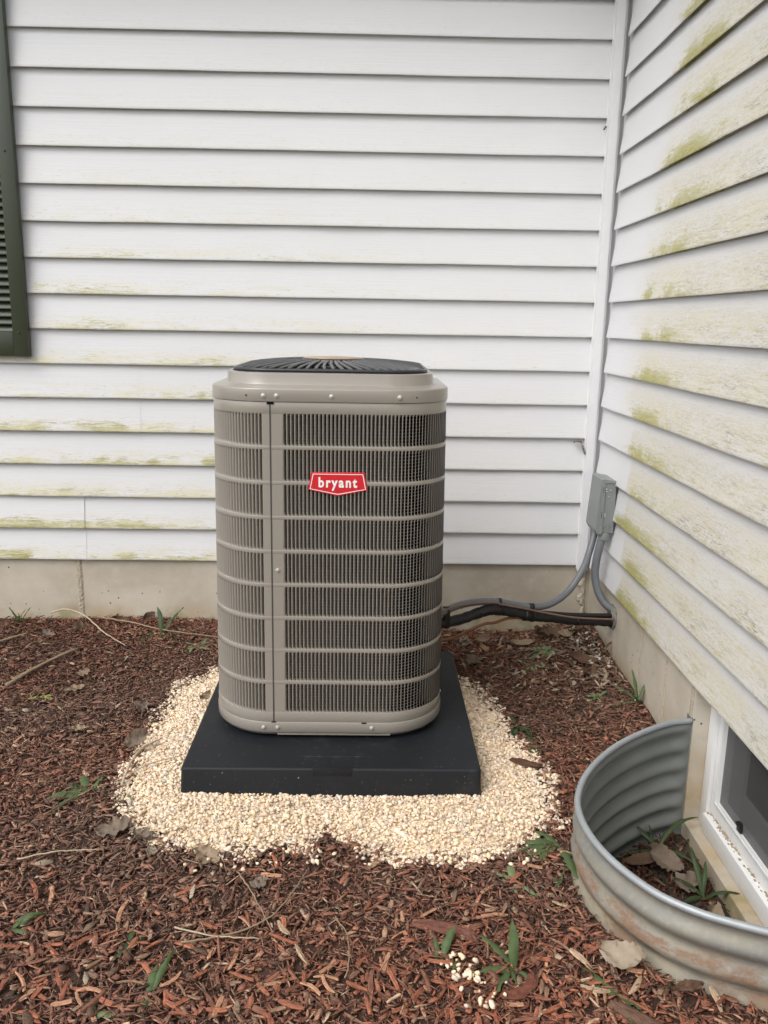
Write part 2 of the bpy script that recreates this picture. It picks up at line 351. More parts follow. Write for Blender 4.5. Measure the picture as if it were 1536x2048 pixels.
def chip_cols(n, y=None):
    i = rng.choice(len(CH_COLS), n, p=CH_W/CH_W.sum()); c = CH_COLS[i]*rng.uniform(.75, 1.3, (n, 1))
    if y is not None:
        x_, y_ = y; big = .5+.5*np.sin(x_*2.3+1.7*np.sin(y_*2.9)+.6)*np.cos(y_*3.1-x_*1.3)        # drier redder and darker browner patches
        g_ = c.mean(1, keepdims=True)*np.array([[1.25, .92, .72]]); k_ = (.05+.55*big)[:, None]; c = c*(1-k_)+g_*k_*.88; toned = (1-.30*ss(y_, -1.3, -.3)*(.6+.4*np.sin(x_*4+y_*3)))[:, None]; c = c*toned  # chip colours get unevenly darker towards the back wall
    return c
def wood_mat(name, rough=.8):
    t = NT(name); P = t.obj(); n = t.noise(t.mapped(P, (60, 420, 420)), 1, 4, .7); c = t.mix(1.0, t.attr(), t.mix(t.sstep(n, .25, .75), c4(.50, .48, .46), c4(1.35, 1.35, 1.35)), 'MULTIPLY')
    t.set(Base_Color=c, Roughness=rough); t.p.inputs['Specular IOR Level'].default_value = .3; t.bump(n, .9, .002); return t.m
M['chip'] = wood_mat('bark_chip')
def ok_ground(x, y, gm_=.0):
    o = (x < .0) & (y < -.002) & ~inside(WHOLE, x, y)
    o &= ~((polydist(WELLPOLY, x, y, False) < .016))
    g = inside(GP, x, y); dg = polydist(GP, x, y)
    return o & ~(g & (dg > gm_))
def mulch(n, x0, x1, y0, y1, L, Wd, T, lift, tilt):
    x = rng.uniform(x0, x1, n); y = rng.uniform(y0, y1, n)
    k = ok_ground(x, y, .015+.02*rng.random(n)); x, y = x[k], y[k]; n = len(x)
    s_ = np.stack([rng.uniform(*L, n)*rng.choice([.6, 1, 1.35], n), rng.uniform(*Wd, n), rng.uniform(*T, n)], 1)
    p_ = np.stack([x, y, gz(x, y)+rng.uniform(0, lift, n)+.001], 1)
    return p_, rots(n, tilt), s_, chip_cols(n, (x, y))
parts = [mulch(20000, -2.75, 0, -2.75, .0, (.014, .044), (.004, .010), (.0016, .0042), .015, .22),
         mulch(9000, -2.75, 0, -2.75, .0, (.012, .030), (.008, .017), (.0012, .0030), .017, .26),
         mulch(42000, -2.75, 0, -2.75, .0, (.007, .024), (.0018, .0052), (.0010, .0026), .019, .32),
         mulch(16000, -2.75, 0, -2.75, .0, (.020, .055), (.0010, .0028), (.0008, .0018), .020, .18),
         mulch(7000, -3.6, 0, -3.6, -2.4, (.02, .05), (.005, .011), (.003, .006), .014, .2),
         mulch(3500, -3.6, -2.7, -2.6, 0, (.02, .05), (.005, .011), (.003, .006), .014, .2)]
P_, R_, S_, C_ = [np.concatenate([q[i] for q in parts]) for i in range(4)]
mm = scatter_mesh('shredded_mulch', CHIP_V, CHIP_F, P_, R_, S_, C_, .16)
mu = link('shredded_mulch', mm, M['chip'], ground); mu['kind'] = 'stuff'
# the 300 wood chips that show largest, each an object
chip_meshes = []
for i in range(28):
    cc = CH_COLS[[0, 3, 1, 5, 0, 3, 6, 2, 0, 5, 3, 1, 6, 8][i % 14]]*rng.uniform(.85, 1.15)
    me = splinter(rng.uniform(.030, .072), rng.uniform(.0065, .0150), rng.uniform(.003, .007), cc); me.materials.append(M['chip']); chip_meshes.append(me)
n_chip = 0
while n_chip < 300:
    x = random.uniform(-1.95, -.2); y = -2.46+abs(random.gauss(0, .30))
    if y > -1.7 or not ok_ground(np.array([x]), np.array([y]))[0]: continue
    o = bpy.data.objects.new('wood_chip', chip_meshes[n_chip % 28]); COL.objects.link(o); o.parent = ground
    o.location = (x, y, float(gz(x, y))+random.uniform(.012, .021)); o.rotation_euler = (random.gauss(0, .25), random.gauss(0, .13), random.uniform(0, 2*PI)); n_chip += 1

# ---- gravel
M['pebble'] = (lambda t: (t.set(Base_Color=t.mix(1.0, t.attr(), t.mix(t.noise(t.obj(), 220, 3), c4(.8, .8, .8), c4(1.15, 1.15, 1.15)), 'MULTIPLY'), Roughness=.85), t.bump(t.noise(t.obj(), 500, 3), .3, .002), t.m)[-1])(NT('cream_limestone'))
M['gravel_base'] = simple('gravel_fines', (.72, .57, .39), .95, var=.4, vscale=140, bump=.9, bscale=220)
gxs = np.arange(-1.90, -.38, .02); gys = np.arange(-1.92, -.42, .02); ax_, ay_ = np.meshgrid(gxs, gys); az_ = gravel_z(ax_, ay_)
ii = inside(GP, ax_, ay_) | (polydist(GP, ax_, ay_) < .012); w = len(gxs)
gf = [(i*w+j, i*w+j+1, (i+1)*w+j+1, (i+1)*w+j) for i in range(len(gys)-1) for j in range(w-1) if ii[i, j] and ii[i+1, j] and ii[i, j+1] and ii[i+1, j+1]]
me = bpy.data.meshes.new('gravel_bed'); me.from_pydata(np.stack([ax_.ravel(), ay_.ravel(), az_.ravel()], 1).tolist(), [], gf)
bm = bmesh.new(); bm.from_mesh(me); bmesh.ops.delete(bm, geom=[v for v in bm.verts if not v.link_faces], context='VERTS'); bm.to_mesh(me); bm.free()
gravel = link('gravel_bed', me, M['gravel_base']); tag(gravel, 'cream crushed-stone gravel bed spread around the black pad', None, None, 'structure')
bm = bmesh.new(); bmesh.ops.create_icosphere(bm, subdivisions=1, radius=.5); bm.verts.index_update()
ICO_V = np.array([v.co[:] for v in bm.verts]); ICO_F = np.array([[v.index for v in f.verts] for f in bm.faces]); bm.free()
PB = np.array([(.86,.69,.47),(.87,.73,.53),(.82,.64,.43),(.88,.78,.61),(.84,.67,.52),(.70,.55,.40),(.85,.68,.54),(.62,.53,.44)])
def peb_cols(n): return PB[rng.integers(0, len(PB), n)]*rng.uniform(.85, 1.1, (n, 1))
def gravel_pts(n, band=None):
    x = rng.uniform(-1.9, -.4, n); y = rng.uniform(-1.92, -.42, n); dd = polydist(GP, x, y); ins = inside(GP, x, y)
    wob = .016*np.sin(x*31+y*17)+.012*np.sin(x*73-y*59)
    k = (ins | (dd < np.maximum(0, .008+wob+rng.exponential(.005, n)))) & ~((x > PAD[0]+.01) & (x < PAD[1]-.01) & (y > PAD[2]+.01) & (y < PAD[3]-.01))
    return x[k], y[k]
gx_, gy_ = gravel_pts(50000); n = len(gx_); s0 = rng.gamma(9, .0098/9, n)
S_ = np.stack([s0*rng.uniform(.9, 1.45, n), s0*rng.uniform(.75, 1.1, n), s0*rng.uniform(.45, .75, n)], 1)
hz = np.maximum(gravel_z(gx_, gy_), gz(gx_, gy_)+.008)
me = scatter_mesh('loose_gravel', ICO_V, ICO_F, np.stack([gx_, gy_, hz+rng.uniform(0, .007, n)], 1), rots(n, .35), S_, peb_cols(n), .22)
lg = link('loose_gravel', me, M['pebble'], gravel); lg['kind'] = 'stuff'
peb_meshes = []
for i in range(14):
    s0 = rng.uniform(.009, .0140); me = scatter_mesh('pebble', ICO_V, ICO_F, np.zeros((1, 3)), np.eye(3)[None], np.array([[s0*1.2, s0*.9, s0*.7]]), peb_cols(1)*1.05, .22)
    me.materials.append(M['pebble']); peb_meshes.append(me)
npb = 0
def put_pebble(x, y, z):
    global npb
    o = bpy.data.objects.new('pebble', peb_meshes[npb % 14]); COL.objects.link(o); o.parent = gravel; o.location = (x, y, z); o.rotation_euler = (random.gauss(0, .6), random.gauss(0, .6), random.uniform(0, 6.28)); k_ = random.uniform(.6, 1.25); o.scale = (k_*random.uniform(.85, 1.2), k_, k_); npb += 1
for i in range(46):                                     # the little spill in front
    t_ = random.random(); put_pebble(-.825+.05*t_+random.gauss(0, .022), -2.185-.15*t_+random.gauss(0, .012), .012+random.uniform(0, .006))
while npb < 84:                                        # strays along the front edge
    x = random.uniform(-1.6, -.5); y = random.gauss(-1.84, .035)
    if not inside(GP, np.array([x]), np.array([y]))[0] and polydist(GP, np.array([x]), np.array([y]))[0] < .08: put_pebble(x, y, float(gz(x, y))+.020)
while npb < 300:
    x = random.uniform(-1.75, -.5); y = random.uniform(-1.85, -1.56)
    if inside(GP, np.array([x]), np.array([y]))[0]: put_pebble(x, y, float(max(gravel_z(x, y), gz(x, y)+.008))+.016)

# ------------------------------------------------------------------ the house walls
wall_b = empty('house_wall', (-2.2, 0, 0), 'white sided house wall facing the camera behind the air conditioner, above a concrete foundation', 'wall')
wall_r = empty('house_wall', (0, -3.0, 0), 'algae-stained white sided house wall running along the right side above the window well', 'wall')
NC = 20
def plank(axis, a0, a1, k, proud, mat, parent):
    z0 = ZB+k*E
    prof = [(-.0198, z0+E+.020), (-.0192, z0+E-.004), (-.0100, z0+E*.5), (-.0012, z0+.010), (0, z0+.0030), (-.0010, z0+.0002), (-.0034, z0), (-.0050, z0+.018)]
    n = max(2, int(abs(a1-a0)/.22)); loops = []; wav = [random.gauss(0, .0007) for _ in range(n+1)]; wz = [random.gauss(0, .0005) for _ in range(n+1)]
    for i in range(n+1):
        a = a0+(a1-a0)*i/n; L = []
        for d_, z in prof:
            out = d_+proud+wav[i]
            L.append((a, -out, z+wz[i]) if axis == 0 else (-out, a, z+wz[i]))
        loops.append(L)
    mb = MB(); mb.loft(loops, False, smooth=True)
    # end faces so the cut ends have thickness
    return mb.build('siding_plank', mat, parent, sharp=35)
for k in range(NC):
    if k in (0, 1): cuts = [-2.377]
    elif k in (4, 5): cuts = [-2.094]
    else: cuts = [-3.5-.3*(k % 3)]
    plank(0, -4.6, cuts[0], k, .0018, M['siding_back'], wall_b)
    plank(0, cuts[0]-.025, -.030, k, .0, M['siding_back'], wall_b)
for k in range(NC):
    cut = [-3.1, -4.2, -3.6][(k//2) % 3]
    plank(1, -.040, cut-.02, k, 0, M['siding_right'], wall_r); plank(1, cut, -6.6, k, .0022, M['siding_right'], wall_r)
ZT = ZB+NC*E
MB().box((-4.6, .018, -.5), (.30, .25, ZB+.03)).build('foundation', M['concrete'], wall_b)
MB().box((-4.6, .0205, ZB+.032), (.30, .25, ZT+.02)).build('wall_core', M['trim'], wall_b)
# form seam of the foundation: a rough raised ridge of leaked concrete
def seam(p0, p1, w, out, parent, name='form_seam', mat='rough_concrete'):
    mb = MB(); n = 46; loops = []
    for i in range(n+1):
        t_ = i/n; c = Vector(p0).lerp(Vector(p1), t_); L = []
        for s_ in (-1, -.5, 0, .45, 1):
            h = (.0005 if abs(s_) == 1 else .0030+.0025*random.random()); ww = w*(1+.25*random.random())
            q = c.copy()
            if out == 'y': q.x += s_*ww; q.y -= h
            else: q.y += s_*ww; q.x -= h
            L.append(q)
        loops.append(L)
    return mb.loft(loops, False, smooth=False).build(name, M[mat], parent)
seam((-2.423, .0178, -.05), (-2.423, .0178, ZB+.02), .013, 'y', wall_b)
# right foundation with the window opening (Y -1.35 .. -2.22, sill at z -.183)
WY0, WY1, SILL = -1.350, -2.240, -.183
fr = MB(); fr.box((.018, WY0, -.5), (.30, .2, ZB+.03)); fr.box((.018, -6.6, -.5), (.30, WY1, ZB+.03)); fr.box((.018, WY1, -.5), (.30, WY0, SILL))
fr.build('foundation', M['concrete'], wall_r)
MB().box((.0205, -6.6, ZB+.032), (.30, .0, ZT+.02)).build('wall_core', M['trim'], wall_r)
seam((.0178, -.800, -.03), (.0178, -.800, ZB+.02), .0022, 'x', wall_r); seam((.0178, -1.085, -.03), (.0178, -1.075, ZB+.02), .004, 'x', wall_r); seam((.0178, -1.322, -.2), (.0178, -1.322, ZB+.02), .011, 'x', wall_r)
# inside-corner trim and the peeling sealant below it
ct = MB(); ct.box((-.047, -.020, ZB-.028), (-.010, .016, ZT+.02)); ct.box((-.052, -.0065, ZB-.018), (-.0475, .016, ZT+.02)); ct.box((-.0098, -.012, ZB-.02), (.0, .016, ZT+.02))
ct.build('corner_trim', M['trim'], wall_b, sharp=40)
sl = MB(); loops = []
for i in range(27):
    z = .29-.25*i/26; w_ = .018*(.8+.3*random.random()+.25*math.sin(i*.9))*(1 if i < 20 else .6); L = []
    for s_ in np.linspace(0, 1, 6): L.append((-.004-w_*2*s_+.01, .014-.012*math.sin(PI*s_)*(.7+.4*random.random()), z+random.gauss(0, .0012)))
    loops.append(L)
M['sealant'] = simple('peeling_sealant', (.44, .39, .31), .8, var=.35, vscale=60, bump=.6, bscale=90)
sl.loft(loops, False, smooth=False).build('sealant_strip', M['sealant'], wall_b)
# eaves (above the picture)
MB().box((-4.9, -.42, ZT), (-.425, .0, ZT+.018)).build('soffit', M['soffit'], wall_b)
MB().box((-4.9, -.440, ZT-.02), (-.445, -.4225, ZT+.17)).build('fascia', M['trim'], wall_b)
def roof(pts, parent):
    up = [(x, y, z+.03) for x, y, z in pts]; MB().add(list(pts)+up, [(3,2,1,0),(4,5,6,7),(0,1,5,4),(1,2,6,5),(2,3,7,6),(3,0,4,7)]).build('roof', M['shingle'], parent)
roof([(-4.95, -.47, ZT+.175), (-.47, -.47, ZT+.175), (2.5, 2.5, ZT+1.65), (-4.95, 2.5, ZT+1.65)], wall_b)
MB().box((-.42, -6.9, ZT+.002), (.0, .0, ZT+.020)).build('soffit', M['soffit'], wall_r)
MB().box((-.440, -6.9, ZT-.018), (-.4225, -.4225, ZT+.17)).build('fascia', M['trim'], wall_r)
roof([(-.47, -.47, ZT+.178), (-.47, -6.95, ZT+.178), (2.5, -6.95, ZT+1.653), (2.5, 2.5, ZT+1.653)], wall_r)

# ---- basement window set back in the opening (part of the right wall)
M['vinyl'] = simple('window_vinyl', (.80, .80, .79), .35, var=.05, vscale=12)
M['sash'] = simple('grey_sash', (.50, .50, .49), .45, var=.08)
M['dirt'] = simple('window_dirt', (.35, .28, .19), .95, var=.5, vscale=200)
win = MB()
FX = .068
def ring_y(mb, x0, x1, y0, y1, z0, z1, w, wb, bev=.0015):
    mb.box((x0, y0, z0), (x1, y0-w, z1), bev); mb.box((x0, y1+w, z0), (x1, y1, z1), bev); mb.box((x0, y0-w-.0005, z0), (x1, y1+w+.0005, z0+wb), bev); mb.box((x0, y0-w-.0005, z1-w), (x1, y1+w+.0005, z1), bev)
ring_y(win, FX+.014, FX+.10, WY0-.001, WY1+.001, SILL+.001, ZB+.028, .074, .112)
win.box((FX, WY0-.002, SILL+.0015), (FX+.0135, WY0-.050, ZB+.026), .002); win.box((FX, WY1+.002, SILL+.0015), (FX+.0135, WY1+.050, ZB+.026), .002)
wo_ = win.build('window_frame', M['vinyl'], wall_r, sharp=40); wo_['label'] = 'white vinyl basement window frame behind the window well'
MB().box((FX-.012, WY0-.052, SILL+.002), (FX+.0138, WY1+.052, SILL+.066), .004).build('sill', M['vinyl'], wo_, sharp=40)
MB().box((FX+.009, WY0-.0765, SILL+.1125), (FX+.019, WY1+.0765, SILL+.1185), .001).build('frame_lip', M['vinyl'], wo_, sharp=40)
dm = MB()
for i in range(120):
    y = WY0-.06-random.random()**1.3*.7; x = FX+.013-abs(random.gauss(0, .006)); s_ = random.uniform(.001, .0032)
    dm.box((x-s_, y-s_*1.5, SILL+.0655), (x+s_, y+s_*1.5, SILL+.0655+s_*1.1))
do = dm.build('sill_dirt', M['dirt'], wo_); do['kind'] = 'stuff'
sa = MB(); ring_y(sa, FX+.055, FX+.085, WY0-.078, WY1+.078, SILL+.114, ZB, .085, .080, .002); sa.build('sash', M['sash'], wo_, sharp=40)
def glass_mat():
    t = NT('window_glass'); t.set(Base_Color=c4(.02, .022, .022), Roughness=.06); t.p.inputs['Alpha'].default_value = .78; return t.m
def screen_mat():
    t = NT('insect_screen'); t.set(Base_Color=c4(.10, .10, .10), Roughness=.6); t.p.inputs['Alpha'].default_value = .42; return t.m
MB().box((FX+.068, WY0-.15, SILL+.18), (FX+.072, WY1+.15, ZB-.05)).build('pane', glass_mat(), wo_)
MB().box((FX+.030, WY0-.0755, SILL+.1135), (FX+.0308, WY1+.0755, ZB-.047)).build('screen', screen_mat(), wo_)
lt = MB(); lt.box((FX+.018, -1.575, -.070), (FX+.029, -1.596, -.036), .002); lt.box((FX+.012, -1.577, -.044), (FX+.020, -1.598, -.036), .001)
M['black_plastic'] = simple('black_plastic', (.012, .012, .013), .4, var=.2)
lt.build('latch', M['black_plastic'], wo_, sharp=40)
rm = MB(); rm.box((.301, WY1-.3, SILL-.2), (1.2, WY0+.3, ZB+.3)); M['dark_room'] = simple('dark_room', (.03, .03, .03), .9); 
me = rm.mesh('room'); bm = bmesh.new(); bm.from_mesh(me); bmesh.ops.delete(bm, geom=[f for f in bm.faces if f.calc_center_median().x < .31], context='FACES'); bm.to_mesh(me); bm.free()
link('room', me, M['dark_room'], wo_)

# ------------------------------------------------------------------ equipment pad
def pad_mat():
    t = NT('black_composite'); P = t.pos(); n = t.noise(P, 7, 5); f = t.noise(P, 600, 2)
    c = t.mix(n, c4(.0060, .0076, .0106), c4(.0112, .0134, .0170)); c = t.mix(t.sstep(t.noise(P, 5, 6, .7), .50, .72, 0, .45), c, c4(.032, .033, .034)); c = t.mix(t.sstep(t.noise(P, 40, 5, .7), .62, .70, 0, .4), c, c4(.075, .072, .066))
    c = t.mix(t.sstep(t.noise(P, 150, 2), .735, .76, 0, .8), c, c4(.4, .38, .33))
    t.set(Base_Color=c, Roughness=.55); t.p.inputs['Specular IOR Level'].default_value = .35; t.bump(f, .35, .002); return t.m
M['pad'] = pad_mat()
pad = empty('equipment_pad', (-1.149, -1.04, 0), 'black composite equipment pad lying in cream gravel under the air conditioner', 'pad')
def rrect(cx_, cy_, hx, hy, r, nc=10, ns=1):
    out = []
    for (sx, sy, a0) in ((1, -1, -PI/2), (1, 1, 0), (-1, 1, PI/2), (-1, -1, PI)):
        for i in range(nc+1):
            a = a0+PI/2*i/nc; out.append((cx_+sx*(hx-r)+r*math.cos(a), cy_+sy*(hy-r)+r*math.sin(a)))
    return out
pcx, pcy, phx, phy = (PAD[0]+PAD[1])/2, (PAD[2]+PAD[3])/2, (PAD[1]-PAD[0])/2, (PAD[3]-PAD[2])/2
pm = MB(); lp = []
for ins_, z in ((-.006, -.045), (0, .084), (.0015, .0885), (.005, .0912), (.010, .0916)):
    lp.append([(x, y, z) for x, y in rrect(pcx, pcy, phx-ins_, phy-ins_, .014)])
pm.loft(lp, True, (True, True)); pm.build('slab', M['pad'], pad, sharp=50)
tb = MB(); tb.box((-1.207, PAD[2]-.0012, .067), (-1.085, PAD[2]+.02, .0922), .001); tb.build('tab', M['pad'], pad, sharp=40)
tl = MB(); tl.box((-1.26, -1.44, .0905), (-1.03, -1.405, .0925), .001); tl.build('tab', M['pad'], pad)

# ------------------------------------------------------------------ air conditioner
def paint_mat():
    t = NT('beige_enamel'); P = t.pos(); n = t.noise(P, 3, 3)
    c = t.mix(n, c4(.275, .250, .217), c4(.302, .275, .240)); c = t.mix(t.sstep(t.noise(P, 24, 6, .7), .60, .75, 0, .16), c, c4(.21, .185, .16))
    t.set(Base_Color=c, Roughness=.30); t.p.inputs['Specular IOR Level'].default_value = .6; t.p.inputs['Coat Weight'].default_value = .35; t.p.inputs['Coat Roughness'].default_value = .12; t.bump(t.noise(P, 380, 2), .07, .001); return t.m
M['enamel'] = paint_mat()
M['black_wire'] = simple('black_coated_wire', (.030, .031, .033), .28, var=.2, spec=.5)
M['sleeve'] = simple('dark_coil_core', (.005, .005, .005), .8, spec=.1)
M['alu'] = simple('coil_aluminium', (.20, .205, .21), .4, metal=.2, var=.15, vscale=60)
M['zinc'] = simple('zinc_screw', (.68, .67, .62), .3, metal=.5, var=.1)
UX, UY, UH, UR = -1.172, -.946, .383, .200
ZP = .0916
ac = empty('air_conditioner', (UX, UY, ZP), 'beige louvered outdoor air conditioner unit with black top grille standing on black pad', 'air conditioner')
def rr(ins_, z, r=UR, nc=16):
    ins_ = ins_+taper(z)
    return [(x, y, z) for x, y in rrect(UX, UY, UH-ins_, UH-ins_, max(.01, r-ins_), nc)]
def taper(z): return .011*(z-.10)/1.1
# base pan
bp = MB(); bp.loft([rr(.10, .101), rr(.022, .101), rr(.010, .1035), rr(.0015, .114), rr(-.0015, .118), rr(-.0018, .149), rr(-.0005, .1515), rr(.003, .1515), rr(.004, .12)], True)
base = bp.build('base_pan', M['enamel'], ac, sharp=40)
MB().box((-1.335, -1.3245, .1035), (-.965, -1.316, .1135), .002).build('base_flange', M['enamel'], base, sharp=40)
for sx in (-1, 1):
    for sy in (-1, 1): MB().cyl((UX+sx*.26, UY+sy*.26, ZP-.0003), (0, 0, 1), .025, .0105, 14).build('foot', M['black_plastic'], ac)
# side panels: margins, bars and posts
Z0, Z1, NR, BAR = .187, 1.151, 9, .0120
RH = (Z1-Z0-(NR-1)*BAR)/NR
sp = MB()
def band(z0, z1, o=0.0): sp.loft([rr(.0030, z0), rr(.0002, z0+.0002), rr(0, z0+.0006), rr(0, z1-.0006), rr(.0002, z1-.0002), rr(.0030, z1)], True, smooth=False)
band(.1505, Z0); band(Z1, 1.1855)
for i in range(NR-1): z = Z0+RH*(i+1)+BAR*i; band(z, z+BAR)
FL = UH-UR; QL = 2*FL+PI/2*UR                      # one quarter of the outline, starting at the middle-left of the front face
def at_s(s_):
    """s from the start of the flat front at x = UX-FL, counter-clockwise; position, outward normal"""
    q = int(s_//QL) % 4; s_ = s_-QL*(s_//QL)
    if s_ < 2*FL: p_, n_ = Vector((-FL+s_, -UH, 0)), Vector((0, -1, 0))
    else:
        a = (s_-2*FL)/UR; n_ = Vector((math.sin(a), -math.cos(a), 0)); p_ = Vector((FL, -FL, 0))+n_*UR
    R = Matrix.Rotation(q*PI/2, 3, 'Z'); return R@p_+Vector((UX, UY, 0)), R@n_
PS0, PS1 = -1.371-(UX-FL), -1.309-(UX-FL)            # the post with the panel seam
def strip(s0, s1, z0, z1, ins0=0.0):
    n = max(1, int((s1-s0)/.01)); A = []
    for i in range(n+1):
        p_, n_ = at_s(s0+(s1-s0)*i/n); A.append((p_-n_*(ins0+taper(z0)), p_-n_*(ins0+taper(z1))))
    for (a, a1), (b, b1) in zip(A, A[1:]): sp.add([(a.x, a.y, z0), (b.x, b.y, z0), (b1.x, b1.y, z1), (a1.x, a1.y, z1)], [(0, 1, 2, 3)], False)
SEAM = -1.3445-(UX-FL)
for q in range(4):
    for i in range(NR):
        z = Z0+i*(RH+BAR); strip(q*QL+PS0, q*QL+SEAM-.0022, z, z+RH, .0003); strip(q*QL+SEAM+.0022, q*QL+PS1, z, z+RH, .0003)
panel = sp.build('side_panel', M['enamel'], ac, sharp=45)
M['seam'] = simple('panel_seam', (.055, .048, .042), .7)
for q in range(4):
    p_, n_ = at_s(q*QL+SEAM); t_ = Vector((-n_.y, n_.x, 0)); sm_ = MB(); L2 = []
    for z in (.152, 1.184):
        b_ = p_-n_*taper(z); L2.append([(a.x, a.y, z) for a in (b_-t_*.0023-n_*.008, b_-t_*.0021+n_*.0007, b_+t_*.0021+n_*.0007, b_+t_*.0023-n_*.008)])
    sm_.loft(L2, True, smooth=False); sm_.build('panel_seam', M['seam'], panel)
# one louver blade: fixed along its left edge, leaning inwards to the right
PITCH = (QL-(PS1-PS0))/51
def blade():
    zs = [-1, -.965, -.90, -.80, .80, .90, .965, 1]; df = [.05, .55, .88, 1, 1, .88, .55, .05]; us = [(0, 0), (.0022, 0), (.0032, .0007), (.0057, .0052), (.0082, .0125)]
    v = []; f = []
    for z, k_ in zip(zs, df):
        for u, dp in us: v.append((u+(.0022*(1-k_) if u > .003 else 0), dp*k_+.0003, z*RH/2))
    m_ = len(us)
    for i in range(len(zs)-1):
        for j in range(m_-1): f.append((i*m_+j, i*m_+j+1, (i+1)*m_+j+1, (i+1)*m_+j))
    return v, f
bv, bf = blade()
bme = bpy.data.meshes.new('louver'); bme.from_pydata(bv, [], bf); bme.polygons.foreach_set('use_smooth', [True]*len(bf)); bme.set_sharp_from_angle(angle=math.radians(40)); bme.materials.append(M['enamel'])
rest = MB(); bva = np.array(bv)
base_off = -world_loc(panel.parent)
for q in range(4):
    for c in range(51):
        p_, n_ = at_s(q*QL+PS1+PITCH*c); t_ = Vector((-n_.y, n_.x, 0)); ang = math.atan2(t_.y, t_.x)
        for i in range(NR):
            zc = Z0+i*(RH+BAR)+RH/2
            pz = p_; p_ = pz-n_*(taper(zc)+.0002)
            if q == 0 and c < 33:
                o = bpy.data.objects.new('louver', bme); COL.objects.link(o); o.parent = panel
                o.location = Vector((p_.x, p_.y, zc)); o.rotation_euler = (0, 0, ang)
            else:
                V = bva.copy(); X_ = p_.x+V[:, 0]*t_.x-V[:, 1]*n_.x; Y_ = p_.y+V[:, 0]*t_.y-V[:, 1]*n_.y
                rest.add(np.stack([X_, Y_, V[:, 2]+zc], 1).tolist(), bf, True)
            p_ = pz
ro = rest.build('louver_rows', M['enamel'], panel, sharp=40); ro['kind'] = 'stuff'
# coil behind the louvers: horizontal tubes over a dark core
cm = MB()
nz = int((1.17-.16)/.0105)
for i in range(nz):
    z = .165+i*.0105; cm.loft([rr(.050, z-.0009, UR, 8), rr(.0480, z-.0004, UR, 8), rr(.0480, z+.0004, UR, 8), rr(.050, z+.0009, UR, 8)], True)
coil = cm.build('coil', M['alu'], ac)
MB().loft([rr(.053, .13, UR, 8), rr(.053, 1.18, UR, 8)], True).build('coil_core', M['sleeve'], ac)
# top cap
cp = MB()
cp.loft([rr(.004, 1.196), rr(.0, 1.187), rr(-.0022, 1.1868), rr(-.0030, 1.1885), rr(-.0030, 1.2215), rr(-.0022, 1.2245), rr(.0005, 1.2268), rr(.005, 1.2280), rr(.036, 1.2320), rr(.0405, 1.2335), rr(.0430, 1.2370), rr(.0455, 1.2640), rr(.0465, 1.2675), rr(.0495, 1.2695), rr(.0560, 1.2695), rr(.0600, 1.2670), rr(.0615, 1.262), rr(.064, 1.240), rr(.10, 1.232), rr(.16, 1.20, UR), rr(.165, 1.10, UR)], True)
cap = cp.build('top_cap', M['enamel'], ac, sharp=38)
MB().loft([rr(.164, 1.12), rr(.25, 1.12), rr(.38, 1.12)], True, (False, True)).build('fan_housing', M['sleeve'], ac)
# top grille: frame, inner rings, rods and the motor cover
GH = UH-.0790
def dome(rx): return 1.2770+.021*(1-min(1, rx)**2)
def rrg(h, z, r, nc=12): return [Vector((x, y, z)) for x, y in rrect(UX, UY, h, h, r, nc)]
gr = MB()
def ring_tube(mb, h, z, r, rad):
    L = rrg(h, z, r); L = L+[L[0], L[1]]; mb.tube(L, rad, 8, False)
ring_tube(gr, GH, 1.2755, .125, .0060); ring_tube(gr, GH+.003, 1.2660, .126, .0055); ring_tube(gr, GH-.050, dome(.84)-.008, .115, .0050); ring_tube(gr, GH-.105, dome(.66)-.008, .105, .0050); ring_tube(gr, GH-.160, dome(.47)-.008, .10, .0050); ring_tube(gr, .112, dome(.38)-.006, .108, .0052)
grille = gr.build('fan_grille', M['black_wire'], ac)
NRD = 76
M['rod'] = simple('grey_coated_wire', (.085, .087, .09), .32, var=.2)
PER = resample([Vector(q) for q in rrg(GH, 0, .125, 12)+rrg(GH, 0, .125, 12)[:1]], .002)
for i in range(NRD):
    e_ = PER[int((i+.5)/NRD*(len(PER)-1))].copy(); a = math.atan2(e_.y-UY, e_.x-UX)
    ri = .10 if i % 2 == 0 else .145; inn = Vector((UX+ri*math.cos(a-.06), UY+ri*math.sin(a-.06), 0)); pts = []
    for j in range(9):
        t_ = j/8; q = e_.lerp(inn, t_); sw = .006*math.sin(PI*t_); dirn = Vector((math.sin(a), -math.cos(a), 0)); q = q+dirn*sw
        rx = 1-t_*.66; q.z = dome(rx)+(0 if t_ > .05 else -.003); pts.append(q)
    MB().tube(pts, .0056, 6).build('grille_rod', M['rod'], grille)
mc = MB(); prof = [(.104, 1.286), (.109, 1.290), (.110, 1.2965), (.107, 1.3005), (.098, 1.3030), (.06, 1.3050), (.001, 1.3055)]
mc.loft([[(UX+r*math.cos(2*PI*j/48), UY+r*math.sin(2*PI*j/48), z) for j in range(48)] for r, z in prof], True, (True, True)); mot = mc.build('motor_cover', M['black_wire'], ac, sharp=50)
def sticker_mat():
    t = NT('warning_sticker'); X = t.xyz(t.obj()); c = t.mix(t.sstep(t.noise(t.obj(), 9, 2), .45, .55), c4(.42, .34, .21), c4(.38, .26, .17)); t.set(Base_Color=c, Roughness=.4); return t.m
st = MB(); st.loft([[(UX+r*math.cos(2*PI*j/48), UY+r*math.sin(2*PI*j/48), z) for j in range(48)] for r, z in [(.100, 1.3030), (.099, 1.3042), (.06, 1.3066), (.001, 1.3072)]], True, (False, True)); st.build('sticker', sticker_mat(), mot)
